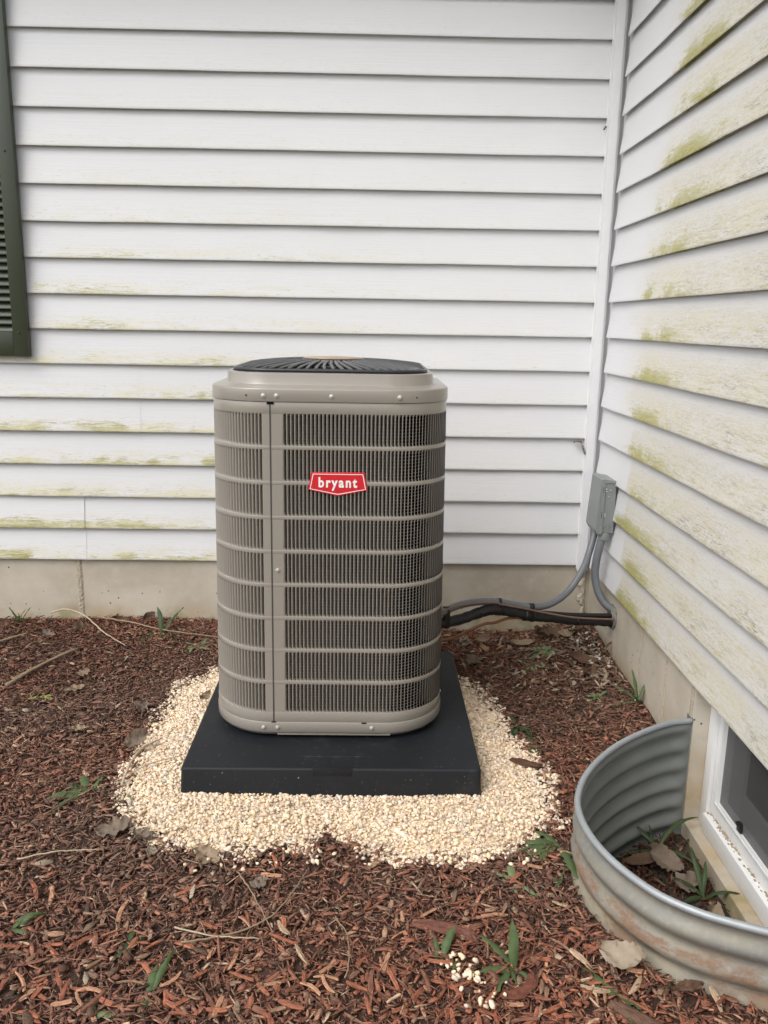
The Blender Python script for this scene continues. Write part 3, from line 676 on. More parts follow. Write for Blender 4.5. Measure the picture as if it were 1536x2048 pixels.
# screws
def screw(p_, n_, parent, s=1.0):
    mb = MB(); p_ = Vector(p_); n_ = Vector(n_).normalized(); mb.tube([p_-n_*.001, p_+n_*.0012*s, p_+n_*.0013*s], [.0068*s, .0068*s, .0045*s], 16); mb.tube([p_+n_*.0010*s, p_+n_*.0050*s, p_+n_*.0055*s], [.0048*s, .0048*s, .0038*s], 6); return mb.build('screw', M['zinc'], parent, sharp=40)
FY = UY-UH-.0030+taper(1.205)
for x, z in ((-1.364, 1.205), (-1.325, 1.205), (-1.161, 1.205), (-.957, 1.205)): screw((x, FY, z), (0, -1, 0), ac)
screw((-1.327, UY-UH+taper(.664)+.0003, .664), (0, -1, 0), ac)
for x in (-1.378, -1.333, -1.027): screw((x, UY-UH-.0018, .134), (0, -1, 0), ac)
for z in (1.205,): screw((UX+UH-.0075, UY-.09, z), (1, 0, 0), ac); screw((UX-UH+.0075, UY-.09, z), (-1, 0, 0), ac)
screw((UX+UH+.0018, UY-.13, .15), (1, 0, 0), ac); screw((UX-UH-.0018, UY-.13, .15), (-1, 0, 0), ac)
for x, z in ((-1.416, 1.205), (-.905, 1.205)): MB().cyl((x, FY-.0004 if x > -1.36 else FY+.0075, z), (0, -1, 0), .0024, .0006, 10).build('screw_hole', M['sleeve'], ac)
for a_, b_ in (((-1.354, UY-UH+.0084, 1.179), (-1.333, UY-UH+.014, 1.1869)), ((-1.352, UY-UH-.0012, .1500), (-1.337, UY-UH+.004, .1535)), ((-1.060, UY-UH-.0022, .1485), (-1.044, UY-UH+.002, .1515))): MB().box(a_, b_).build('drain_slot', M['sleeve'], ac)
# badge
M['red'] = simple('red_enamel', (.60, .018, .028), .35, var=.06)
M['white_print'] = simple('white_print', (.85, .83, .82), .4, var=.03)
BX, BY = -1.140, UY-UH+taper(.94)
hexo = [(-.080, .9775), (.080, .9745), (.0905, .9205), (.0, .9005), (-.0905, .9225)]
hexo = [(-.081, .9755), (.081, .9755), (.0905, .9215), (.0, .9020), (-.0905, .9215)]
def plate(sc, y0, y1):
    czz = .941; L = [((BX+x*(1-sc/.085)), czz+(z-czz)*(1-sc/.036)) for x, z in hexo]
    return [(x, y0, z) for x, z in L], [(x, y1, z) for x, z in L]
bd = MB(); a_, b_ = plate(0, BY+.001, BY-.0035); c_, _ = plate(.0015, BY-.0052, 0); bd.loft([a_, b_, c_], True, (True, True), False); badge = bd.build('badge', M['red'], ac)
badge['label'] = 'red shield badge with white lettering'
bo = MB(); A_ = plate(.0045, BY-.0056, 0)[0]; B_ = plate(.0068, BY-.0056, 0)[0]; bo.loft([A_, B_], True, smooth=False); bo.build('badge_border', M['white_print'], badge)
cu = bpy.data.curves.new('lettering', 'FONT'); cu.body = 'bryant'; cu.size = .05; cu.align_x = 'CENTER'; cu.offset = .0016; cu.extrude = .0004; cu.space_character = 1.28
to = bpy.data.objects.new('lettering_curve', cu); COL.objects.link(to); bpy.context.view_layer.update()
tm = bpy.data.meshes.new_from_object(to.evaluated_get(bpy.context.evaluated_depsgraph_get())); bpy.data.objects.remove(to, do_unlink=True)
co = np.array([v.co[:] for v in tm.vertices]); xm0, xm1 = co[:, 0].min(), co[:, 0].max(); ym1 = co[:, 1].max()
for v in tm.vertices: v.co = Vector((BX+(v.co.x-(xm0+xm1)/2)*.118/(xm1-xm0), BY-.0060-v.co.z, .9305+v.co.y*.0305/ym1))
tm.materials.clear(); link('lettering', tm, M['white_print'], badge)

# ------------------------------------------------------------------ green shutter on the back wall
M['green'] = (lambda t: (t.set(Base_Color=t.mix(t.noise(t.mapped(t.pos(), (6, 6, 1.5)), 1, 5), c4(.022, .032, .020), c4(.050, .058, .030)), Roughness=.42), t.bump(t.noise(t.pos(), 300, 2), .1, .001), t.m)[-1])(NT('dark_green_vinyl'))
sh = empty('window_shutter', (-2.74, -.02, 1.25), 'dark green louvered window shutter on the back wall at the left edge', 'shutter')
SX0, SX1, SZ0, SZ1 = -2.945, -2.563, 1.250, 2.76
mb = MB(); mb.box((SX1-.066, -.034, SZ0), (SX1, -.001, SZ1), .004); mb.build('stile', M['green'], sh, sharp=40)
mb = MB(); mb.box((SX0, -.034, SZ0), (SX0+.066, -.001, SZ1), .004); mb.build('stile', M['green'], sh, sharp=40)
for z0, z1 in ((SZ0+.001, SZ0+.105), (2.08, 2.17), (SZ1-.106, SZ1-.001)):
    mb = MB(); mb.box((SX0+.0662, -.031, z0), (SX1-.0662, -.002, z1), .003); mb.build('rail', M['green'], sh, sharp=40)
z = SZ0+.105
slm = MB(); slm.add([(SX0+.066-0, -.030, .004), (SX1-.066, -.030, .004), (SX1-.066, -.030, .000), (SX0+.066, -.030, 0), (SX0+.066, -.009, .033), (SX1-.066, -.009, .033), (SX0+.066, -.009, .029), (SX1-.066, -.009, .029)], [(3, 2, 1, 0), (0, 1, 5, 4), (2, 3, 6, 7)]); slm = slm.mesh('slat'); slm.materials.append(M['green'])
while z < SZ1-.14:
    if not (2.045 < z < 2.17):
        o = bpy.data.objects.new('slat', slm); COL.objects.link(o); o.parent = sh; o.location = Vector((0, 0, z))-Vector(sh.location)
    z += .0328
MB().box((SX0+.06, -.0085, SZ0+.05), (SX1-.06, -.004, SZ1-.05)).build('back_panel', M['green'], sh)
for z in (1.353, 2.103, 2.65):
    for x in (-2.601, -2.907): mb = MB(); mb.tube([(x, -.033, z), (x, -.036, z), (x, -.0385, z)], [.0048, .0048, .003], 12); mb.build('screw', M['green'], sh)

# ------------------------------------------------------------------ electrical disconnect and pipes
M['box_grey'] = simple('grey_painted_steel', (.225, .245, .240), .42, var=.08, vscale=14)
M['box_dark'] = simple('box_slot', (.03, .03, .03), .7)
db = empty('disconnect_box', (-.03, -.27, .55), 'grey steel electrical disconnect box mounted on the right wall near the corner', 'electrical box')
bx = MB(); Y0, Y1 = -.358, -.205
def prism(mb, prof, y0, y1): mb.loft([[(x, y0, z) for x, z in prof], [(x, y1, z) for x, z in prof]], True, (True, True), False)
prism(bx, [(.004, .556), (-.048, .556), (-.045, .772), (.004, .772)], Y0, Y1); bx.build('enclosure', M['box_grey'], db)
cv = MB(); prism(cv, [(-.0485, .548), (-.064, .550), (-.074, .570), (-.060, .786), (-.052, .790), (.003, .782), (.003, .7725), (-.0455, .7735)], Y0-.003, Y1+.003); cv.build('cover', M['box_grey'], db)
cvs = MB(); prism(cvs, [(-.0455, .5565), (-.0505, .5500), (-.0600, .552), (-.0555, .776), (-.0435, .7725)], Y0-.0062, Y0-.0031); cvs.build('cover_flange', M['box_grey'], db)
ko = MB(); ko.tube([Vector((-.0235+.0145*math.cos(a), Y0-.0006, .578+.0145*math.sin(a))) for a in np.linspace(0, 2*PI, 29)], .0012, 6, False); ko.tube([Vector((-.0235+.0098*math.cos(a), Y0-.0006, .578+.0098*math.sin(a))) for a in np.linspace(0, 2*PI, 29)], .0009, 6, False); ko.build('knockout', M['box_grey'], db)
for x, z in ((-.036, .747), (-.036, .737), (-.018, .742), (-.024, .713), (-.036, .638), (-.036, .629)): MB().cyl((x, Y0+.0005, z), (0, -1, 0), .0030, .0018, 10).build('dimple', M['zinc'], db)
sl2 = MB(); sl2.box((-.0515, Y0-.0068, .733), (-.0495, Y0-.006, .757)); sl2.box((-.0535, Y0-.0068, .622), (-.0515, Y0-.006, .650)); sl2.build('slot', M['box_dark'], db)
ft = MB(); ft.tube([(-.026, -.335, .556), (-.026, -.335, .552), (-.027, -.335, .548), (-.028, -.336, .522), (-.0295, -.336, .518)], [.019, .0245, .0255, .0245, .021], 18); ft.build('fitting', M['box_grey'], db, sharp=40)
M['conduit'] = simple('grey_flex_conduit', (.155, .165, .180), .42, var=.1, vscale=30)
def ribbed(name, pts, r, amp, pitch_, mat, parent=None):
    P = resample(spline(pts, 14), pitch_/2); rr_ = [r+(amp if i % 2 else -amp) for i in range(len(P))]; return MB().tube(P, rr_, 14).build(name, mat, parent)
COND = [(-.031,-.335,.541),(-.042,-.34,.497),(-.054,-.345,.431),(-.057,-.35,.365),(-.043,-.365,.297),(-.014,-.385,.247),(.034,-.41,.213)]
o = ribbed('electrical_conduit', COND, .0175, .0010, .0075, M['conduit']); tag(o, 'thick ribbed grey conduit curving from the disconnect box down into the right foundation', 'conduit')
WHIP = [(-.800,-.76,.315),(-.751,-.72,.318),(-.688,-.67,.327),(-.613,-.63,.33),(-.528,-.6,.323),(-.438,-.56,.296),(-.359,-.53,.277),(-.275,-.48,.274),(-.192,-.43,.312),(-.121,-.38,.396),(-.078,-.32,.474),(-.050,-.285,.556)]
o = ribbed('electrical_conduit', WHIP, .0145, .0006, .0065, M['conduit']); tag(o, 'thinner grey conduit swooping from the disconnect box left to the air conditioner', 'conduit')
M['foam'] = simple('black_foam_insulation', (.014, .014, .015), .6, var=.35, vscale=50, bump=.4, bscale=90)
M['tape'] = simple('black_tape', (.010, .010, .011), .38, var=.3, vscale=80, bump=.5, bscale=120)
LINE = [(-.800,-.76,.278),(-.749,-.71,.269),(-.676,-.67,.270),(-.591,-.63,.286),(-.538,-.61,.293),(-.459,-.57,.269),(-.357,-.53,.238),(-.253,-.49,.216),(-.138,-.46,.197),(.036,-.42,.175)]
LP = resample(spline(LINE, 14), .012)
ls = empty('refrigerant_line', (-.4, -.55, .2), 'black foam-insulated refrigerant line running from the air conditioner to the right foundation', 'pipe')
MB().tube(LP, [.0212+.0010*math.sin(i*1.7)+random.gauss(0, .0008) for i in range(len(LP))], 14).build('insulation', M['foam'], ls)
MB().tube(spline([(-.40, -.548, .262), (-.30, -.515, .246), (-.18, -.478, .226), (-.06, -.448, .214), (.03, -.425, .206)], 8), .0095, 10).build('liquid_line', M['foam'], ls)
def wrap(x0, x1, pts, r, name='tape_wrap', dz=0.0, flat=1.0):
    q = [p_+Vector((0, 0, dz)) for p_ in pts if x0 <= p_.x <= x1]; mb = MB(); mb.tube(q, [r+random.gauss(0, .0012) for _ in q], 16)
    return mb.build(name, M['tape'], ls)
wrap(-.405, -.345, LP, .0255); wrap(-.165, -.130, LP, .0236); wrap(.0, .04, LP, .0240); wrap(-.60, -.50, LP, .0225)
M['putty'] = simple('grey_putty', (.22, .205, .18), .85, var=.4, vscale=60, bump=.8, bscale=90)
pu = MB(); pu.tube([(.0175, -.415, .197), (.012, -.415, .197), (.006, -.416, .198), (.004, -.416, .198)], [.052, .050, .042, .030], 18); pu.v = [(x+random.gauss(0, .0012), y+random.gauss(0, .003), z+random.gauss(0, .003)) for x, y, z in pu.v]; pu.build('wall_seal', M['putty'], ls)
# a band of tape round both pipes where they are tied together
def tie(x, w_):
    a = min(LP, key=lambda q: abs(q.x-x)); b = min(spline(WHIP, 14), key=lambda q: abs(q.x-x)); mb = MB(); loops = []
    for k_ in (-.5, -.2, .2, .5):
        L = []
        for j in range(20):
            an = 2*PI*j/20; c0 = b if math.sin(an) > 0 else a; rad = .0168 if math.sin(an) > 0 else .0236
            L.append((x+k_*w_+random.gauss(0, .0008), c0.y+rad*math.cos(an)*1.02, c0.z+rad*math.sin(an)))
        loops.append(L)
    return mb.loft(loops, True, (True, True)).build('tape_wrap', M['tape'], ls)
tie(-.512, .024); tie(-.372, .036); tie(-.735, .026)
M['brown_wire'] = simple('brown_cable', (.20, .115, .085), .5, var=.15); M['copper'] = simple('tarnished_copper', (.235, .105, .055), .42, metal=.5, var=.4, vscale=30)
WIRE = [(-.79,-.775,.318),(-.735,-.74,.336),(-.643,-.69,.342),(-.543,-.645,.334),(-.496,-.62,.316),(-.379,-.572,.280),(-.297,-.542,.254),(-.159,-.498,.220),(.03,-.455,.199)]
o = MB().tube(spline(WIRE, 10), .0042, 8).build('control_cable', M['brown_wire']); tag(o, 'thin brown control cable taped along the top of the black insulated pipe', 'cable')
COPP = [(-.800,-.68,.176),(-.749,-.65,.172),(-.684,-.63,.180),(-.63,-.61,.201),(-.566,-.6,.226),(-.522,-.59,.229),(-.467,-.575,.242),(-.399,-.555,.238),(-.365,-.545,.236)]
cpo = MB().tube(spline(COPP, 10), .0062, 10).build('copper_pipe', M['copper']); tag(cpo, 'bare brown copper pipe sagging below the black insulated pipe', 'pipe')

# ------------------------------------------------------------------ window well
def well_mat():
    t = NT('galvanised_steel'); P = t.pos(); X = t.xyz(P)
    n = t.noise(P, 5, 5, .6); n2 = t.noise(P, 55, 4, .6)
    c = t.mix(n, c4(.165, .168, .155), c4(.29, .288, .26)); c = t.mix(t.sstep(n2, .45, .75, 0, .35), c, c4(.40, .385, .33)); dirt = t.sstep(t.noise(t.mapped(P, (3, 3, 22), (7, 2, 0)), 1, 6, .7), .46, .64); c = t.mix(t.math('MULTIPLY', dirt, .5), c, c4(.27, .235, .16))
    mud = t.math('MULTIPLY', t.sstep(X[2], .10, -.01), t.sstep(t.noise(t.mapped(P, (5, 5, 30)), 1, 6, .7), .34, .60)); c = t.mix(t.math('MULTIPLY', mud, .55), c, c4(.34, .28, .17))
    rust = t.math('MULTIPLY', t.math('MULTIPLY', t.sstep(X[2], .115, .06), t.sstep(X[2], -.04, .02)), t.sstep(t.noise(t.mapped(P, (4, 4, 12), (3, 1, 0)), 1, 7, .76), .46, .60))
    c = t.mix(t.math('MULTIPLY', rust, .85), c, t.mix(t.noise(P, 90, 4), c4(.13, .065, .035), c4(.26, .155, .09)))
    t.set(Base_Color=c, Roughness=t.sstep(t.math('MAXIMUM', rust, mud), 0, 1, .58, .88), Metallic=t.sstep(t.math('MAXIMUM', rust, mud), 0, .6, .18, .0))
    t.bump(n2, .12, .003); return t.m
M['galv'] = well_mat(); M['galv_in'] = simple('galvanised_inside', (.20, .215, .205), .55, metal=.25, var=.3, vscale=6, bump=.1); M['galv_rim'] = simple('galvanised_rim', (.36, .385, .40), .48, metal=.3, var=.15, vscale=20)
ww = empty('window_well', (0, -1.85, -.25), 'curved corrugated galvanized steel window well set in the mulch by the right wall', 'window well')
zt, zbm = .168, -.30; loops = []
nzv = 72
for i in range(nzv+1):
    z = zt+(zbm-zt)*i/nzv; off = .0082*math.sin(2*PI*(zt-z)/.068-.2); L = []
    for j, q in enumerate(WELL_S):
        t_ = (WELL_S[min(j+1, len(WELL_S)-1)]-WELL_S[max(j-1, 0)]).normalized(); n_ = Vector((t_.y, -t_.x, 0)); fade = min(1, j/4, (len(WELL_S)-1-j)/4)
        p_ = q-n_*off*fade; L.append((min(p_.x, .0165), p_.y, z))
    loops.append(L)
def shell(name, mat, shift):
    L2 = []
    for L in loops:
        row = []
        for j, q in enumerate(L):
            t_ = (WELL_S[min(j+1, len(WELL_S)-1)]-WELL_S[max(j-1, 0)]).normalized(); row.append((q[0]+t_.y*shift, q[1]-t_.x*shift, q[2]))
        L2.append(row)
    return MB().loft(L2, False).build(name, M[mat], ww)
shell('outer_face', 'galv', .0009); shell('inner_face', 'galv_in', -.0009)
rimp = [q+Vector((0, 0, .175)) for q in WELL_S]; rimp = [Vector((min(q.x, .012), q.y, q.z)) for q in rimp]
MB().tube(rimp, .0088, 12).build('rolled_rim', M['galv_rim'], ww)
for y0_ in (-1.343, -2.385): MB().box((.0125, y0_, -.30), (.0175, y0_+.038, .185), .001).build('flange', M['galv_in'], ww)
# soil on the well floor
sx = np.arange(-.52, .03, .02); sy = np.arange(-2.40, -1.30, .02); AX, AY = np.meshgrid(sx, sy); AZ = -.235+.02*np.sin(AX*13)*np.cos(AY*9)+rng.normal(0, .003, AX.shape)+.015*ss(AX, -.25, -.45); w = len(sx)
II = inside(WHOLE, AX, AY) | (polydist(WELLPOLY, AX, AY, False) < .03)
me = bpy.data.meshes.new('well_floor'); me.from_pydata(np.stack([AX.ravel(), AY.ravel(), AZ.ravel()], 1).tolist(), [], [(i*w+j, i*w+j+1, (i+1)*w+j+1, (i+1)*w+j) for i in range(len(sy)-1) for j in range(w-1) if II[i, j] and II[i+1, j+1]])
def soil_mat():
    t = NT('damp_soil'); P = t.pos(); n = t.noise(P, 60, 6, .7); c = t.mix(n, c4(.030, .022, .015), c4(.11, .085, .055)); c = t.mix(t.sstep(t.noise(P, 12, 4), .52, .64, 0, .7), c, c4(.045, .06, .015)); t.set(Base_Color=c, Roughness=.95); t.bump(n, .9, .012); return t.m
M['soil'] = soil_mat()
wf = link('well_floor', me, M['soil']); tag(wf, 'dark moist soil on the floor of the window well', None, None, 'structure')
nfl = 2600; x = rng.uniform(-.5, .0, nfl); y = rng.uniform(-2.35, -1.34, nfl); k = inside(WHOLE, x, y) & (polydist(WELLPOLY, x, y, False) > .02); x, y = x[k], y[k]; nfl = len(x)
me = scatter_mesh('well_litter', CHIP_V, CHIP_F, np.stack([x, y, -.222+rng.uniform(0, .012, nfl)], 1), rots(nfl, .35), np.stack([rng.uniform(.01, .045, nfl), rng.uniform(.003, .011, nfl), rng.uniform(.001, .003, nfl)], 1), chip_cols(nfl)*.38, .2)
o = link('well_litter', me, M['chip'], wf); o['kind'] = 'stuff'

# ------------------------------------------------------------------ plants, leaves, sticks
def leaf_mat(name, a, b, trans=.25, rough=.5):
    t = NT(name); P = t.obj(); n = t.noise(P, 55, 4); c = t.mix(n, c4(*a), c4(*b)); t.set(Base_Color=c, Roughness=rough); t.p.inputs['Specular IOR Level'].default_value = .35
    tr = t.n.new('ShaderNodeBsdfTranslucent'); t.link(c, tr.inputs['Color']); mx = t.n.new('ShaderNodeMixShader'); mx.inputs[0].default_value = trans
    out = [n_ for n_ in t.n if n_.type == 'OUTPUT_MATERIAL'][0]; t.link(t.p.outputs[0], mx.inputs[1]); t.link(tr.outputs[0], mx.inputs[2]); t.link(mx.outputs[0], out.inputs['Surface']); t.bump(t.noise(P, 160, 3), .3, .002); return t.m
M['green_a'] = leaf_mat('weed_green', (.062, .105, .038), (.135, .190, .080)); M['green_b'] = leaf_mat('weed_pale', (.14, .20, .085), (.24, .30, .15)); M['green_c'] = leaf_mat('weed_dark', (.036, .064, .024), (.080, .115, .045)); M['green_d'] = leaf_mat('weed_yellow', (.28, .34, .07), (.42, .45, .13))
M['dry_a'] = leaf_mat('dry_leaf_tan', (.24, .175, .115), (.38, .29, .20), .15, .8); M['dry_b'] = leaf_mat('dry_leaf_brown', (.085, .050, .032), (.16, .095, .060), .12, .8); M['dry_c'] = leaf_mat('dry_leaf_pale', (.30, .24, .175), (.44, .365, .28), .15, .8); M['dry_d'] = leaf_mat('dry_leaf_grey', (.15, .115, .085), (.25, .195, .15), .1, .85)
def blade_leaf(base_, az, length, width, rise, droop, twist=0.0, fold=.25, wavy=.0):
    """a leaf that starts at base_, climbs by 'rise' and bends over by 'droop' (radians along its length)"""
    mb = MB(); n = 9; p_ = Vector(base_); el = rise; loops = []; a = az; ph = random.random()*6
    for i in range(n+1):
        t_ = i/n; wd = width*(math.sin(PI*min(1, t_*.86+.10))**.8)*(1 if t_ < .97 else .35)
        dr = Vector((math.cos(a)*math.cos(el), math.sin(a)*math.cos(el), math.sin(el))); side = Vector((-math.sin(a), math.cos(a), 0)); nrm = dr.cross(side)
        tw = twist*t_; s2 = side*math.cos(tw)+nrm*math.sin(tw); n2 = nrm*math.cos(tw)-side*math.sin(tw)
        wv = wavy*math.sin(ph+t_*17)*width
        loops.append([p_+s2*wd*.5-n2*(-fold)*wd*.5*-1+n2*wv, p_+s2*wd*.25-n2*fold*.0, p_, p_-s2*wd*.25, p_-s2*wd*.5-n2*(-fold)*wd*.5*-1-n2*wv])
        p_ = p_+dr*(length/n); el -= droop/n; a += random.gauss(0, .10)
    return mb.loft(loops, False)
def weed(x, y, label, leaves, mat, z=None, cat='weed', group=None, stem=None, sz=1.0):
    z0 = (float(gz(x, y))+.012) if z is None else z; o = empty('weed', (x, y, z0), label, cat, group)
    for az, L, Wd, rise, droop in leaves:
        b = (x+random.gauss(0, .004), y+random.gauss(0, .004), z0-.003)
        blade_leaf(b, math.radians(az), L*sz, Wd*sz, rise, droop, random.gauss(0, .8), random.uniform(.25, .6), .16).build('leaf', M[mat], o)
    if stem: MB().tube(spline([(x, y, z0-.01), (x+stem[0]*.5, y+stem[1]*.5, z0+stem[2]*.6), (x+stem[0], y+stem[1], z0+stem[2])], 6), .0022, 6).build('stem', M[mat], o)
    return o
def fan(n, L, W_, rise, droop, a0=0, a1=360): return [(a0+(a1-a0)*(i+random.random()*.7)/n, L*random.uniform(.7, 1.15), W_*random.uniform(.75, 1.2), rise*random.uniform(.6, 1.2), droop*random.uniform(.7, 1.3)) for i in range(n)]
weed(-1.900, -1.470, 'large wilted green weed lying on the mulch at the left edge of the gravel', [(225, .15, .026, .25, .6), (250, .17, .022, .2, .5), (120, .08, .032, .5, .9), (70, .07, .028, .6, 1.0), (165, .09, .026, .3, .7), (20, .08, .02, .2, .5)], 'green_a')
weed(-1.780, -1.505, 'small limp green leaf cluster touching the left side of the gravel', [(260, .07, .02, .3, .7), (300, .05, .018, .3, .8), (220, .05, .016, .4, .9)], 'green_a')
weed(-1.985, -.200, 'upright green weed by the back foundation just left of the air conditioner', [(100, .13, .024, 1.25, .5), (50, .16, .022, .85, .5), (190, .16, .024, .15, .3), (210, .12, .02, .1, .3), (330, .17, .026, .15, .3), (350, .12, .02, .3, .6), (290, .10, .022, .2, .5)], 'green_c')
weed(-1.800, -.330, 'low grey-green weed on the mulch left of the unit below the upright weed', fan(6, .09, .018, .25, .5), 'green_b')
weed(-2.690, -.070, 'small green grass tuft at the far left foot of the concrete foundation', fan(7, .085, .009, 1.1, .5), 'green_a')
weed(-2.300, -.820, 'tiny yellow-green seedling on the mulch at the far left', [(0, .03, .016, .3, .5), (20, .045, .015, .2, .4), (180, .035, .016, .3, .5), (200, .05, .014, .2, .4), (90, .025, .014, .3, .5), (340, .065, .014, .2, .3)], 'green_d')
weed(-.250, -.330, 'tangled pale green weed clump in the corner below the black pipe', fan(13, .11, .022, .75, 1.7), 'green_b')
weed(-.340, -.470, 'low flattened weed in front of the tangled clump in the corner', fan(8, .11, .017, .3, .7), 'green_b')
weed(-.012, -.905, 'upright narrow-leaved weed at the foot of the right foundation behind the window well', [(95, .13, .015, 1.3, .35), (240, .10, .014, .95, .6), (150, .13, .015, .9, 1.0), (200, .12, .013, .5, 1.2), (60, .10, .013, 1.1, .5)], 'green_a')
weed(-.485, -1.02, 'dark green leafy weed strand along the right edge of the gravel', [(250, .10, .030, .4, .7), (280, .12, .034, .3, .6), (230, .08, .028, .5, .9), (100, .09, .02, .3, .5), (330, .06, .024, .5, .9)], 'green_c')
weed(-.462, -1.16, 'dark green weed leaves right of the gravel nearer the window well', [(260, .10, .034, .35, .7), (300, .07, .03, .4, .8), (210, .07, .028, .4, .8), (90, .08, .022, .3, .5)], 'green_c')
weed(-.500, -1.755, 'limp long-leaved green weed between the gravel and the window well', [(185, .13, .030, .35, .7), (205, .12, .026, .3, .6), (170, .10, .024, .5, .9), (275, .16, .024, .35, .7), (120, .09, .02, .5, .8), (225, .09, .022, .3, .6), (300, .12, .02, .25, .5)], 'green_a')
weed(-.700, -2.215, 'upright bright green weed with pointed leaves next to the spilled pebbles', [(85, .11, .024, 1.35, .3), (150, .10, .018, .8, .4), (235, .10, .022, .25, .5), (200, .09, .02, .3, .5), (320, .07, .014, .3, .6), (270, .05, .014, .2, .5)], 'green_a')
weed(-.872, -2.185, 'green weed with two crossed leaves left of the spilled pebbles', [(55, .085, .020, .75, .5), (340, .07, .022, .25, .6), (75, .06, .014, .5, .6)], 'green_a')
weed(-1.505, -2.290, 'slender green sprout at the bottom left of the mulch', [(70, .10, .015, .6, .5), (85, .075, .02, .5, .6), (250, .05, .02, .3, .5)], 'green_a')
weed(-.645, -1.905, 'grey-green wilted weed below the right front edge of the gravel', [(110, .06, .022, .5, .8), (160, .07, .018, .3, .6), (300, .09, .014, .3, .5), (250, .05, .012, .3, .6)], 'green_b')
weed(-1.612, -2.345, 'pale green leaf scrap at the bottom left corner of the mulch', [(20, .06, .022, .3, .7), (150, .05, .02, .3, .7), (80, .05, .018, .4, .8)], 'green_b')
weed(-1.595, -2.130, 'low dark green weed on the mulch left of the crossed dry twigs', fan(5, .06, .014, .3, .6), 'green_c')
weed(-1.885, -2.090, 'green weed at the left edge of the picture low on the mulch', [(10, .08, .018, .4, .6), (50, .07, .016, .5, .7), (330, .06, .014, .3, .6)], 'green_a')
weed(-.475, -2.285, 'green weed with a curled leaf at the bottom right beside the window well', [(140, .10, .024, .4, .7), (165, .08, .022, .35, .7), (280, .09, .02, .3, .6), (300, .06, .018, .3, .6)], 'green_a')
weed(-.140, -.800, 'small curled pale weed by the right foundation between corner and window well', fan(7, .075, .015, .6, 1.5), 'green_b')
weed(-.545, -1.925, 'thin green sprig on the mulch left of the window well', [(45, .08, .012, .35, .4), (70, .06, .012, .3, .5)], 'green_a')
weed(-.105, -1.47, 'dandelion with toothed leaves growing at the back of the window well', [(130, .17, .017, .75, .9), (40, .20, .015, .9, 1.1), (200, .15, .018, .5, .8), (340, .13, .017, .6, 1.0), (270, .11, .017, .5, .8), (90, .10, .016, .9, 1.0), (170, .12, .014, .7, 1.1)], 'green_c', z=-.215)
weed(-.045, -1.69, 'bright green dandelion leaning on the sill ledge inside the window well', [(100, .15, .020, 1.0, .6), (75, .11, .017, 1.1, .8), (330, .11, .021, .9, 1.2), (220, .10, .017, .4, .6), (150, .10, .015, .8, 1.0)], 'green_c', z=-.215)

def dry_leaf(x, y, L, Wd, az, label, mat, z=None, tilt=(0, 0), curl=1.0, lobes=0, group=None):
    L *= .82; Wd *= .82; mb = MB(); nu, nv = 18, 9; loops = []; z0 = (float(gz(x, y))+.017) if z is None else z; ph = random.random()*6
    R = Matrix.Rotation(math.radians(az), 3, 'Z')@Matrix.Rotation(tilt[0], 3, 'X')@Matrix.Rotation(tilt[1], 3, 'Y')
    for i in range(nu+1):
        t_ = i/nu; wd = Wd*.5*max(.04, math.sin(PI*min(1, t_*.93+.05))**.7)*(1+(lobes*.35*math.sin(t_*19+ph)))
        row = []
        for j in range(nv):
            s_ = -1+2*j/(nv-1); zz = .10*Wd*abs(s_) + curl*(.16*L*(t_-.5)**2*2 + .30*Wd*(s_*s_)*(.5+.5*math.sin(ph+t_*3)) + .03*L*math.sin(s_*5+ph+t_*7))
            row.append(Vector((x, y, z0))+R@Vector(((t_-.5)*L+random.gauss(0, .0018), s_*wd*(1+random.gauss(0, .07))+random.gauss(0, .001), zz+random.gauss(0, .0012))))
        loops.append(row)
    mb.loft(loops, False); o = mb.build('dry_leaf', M[mat]); return tag(o, label, 'leaf', group)
G_L = 'dry leaves on the ground'
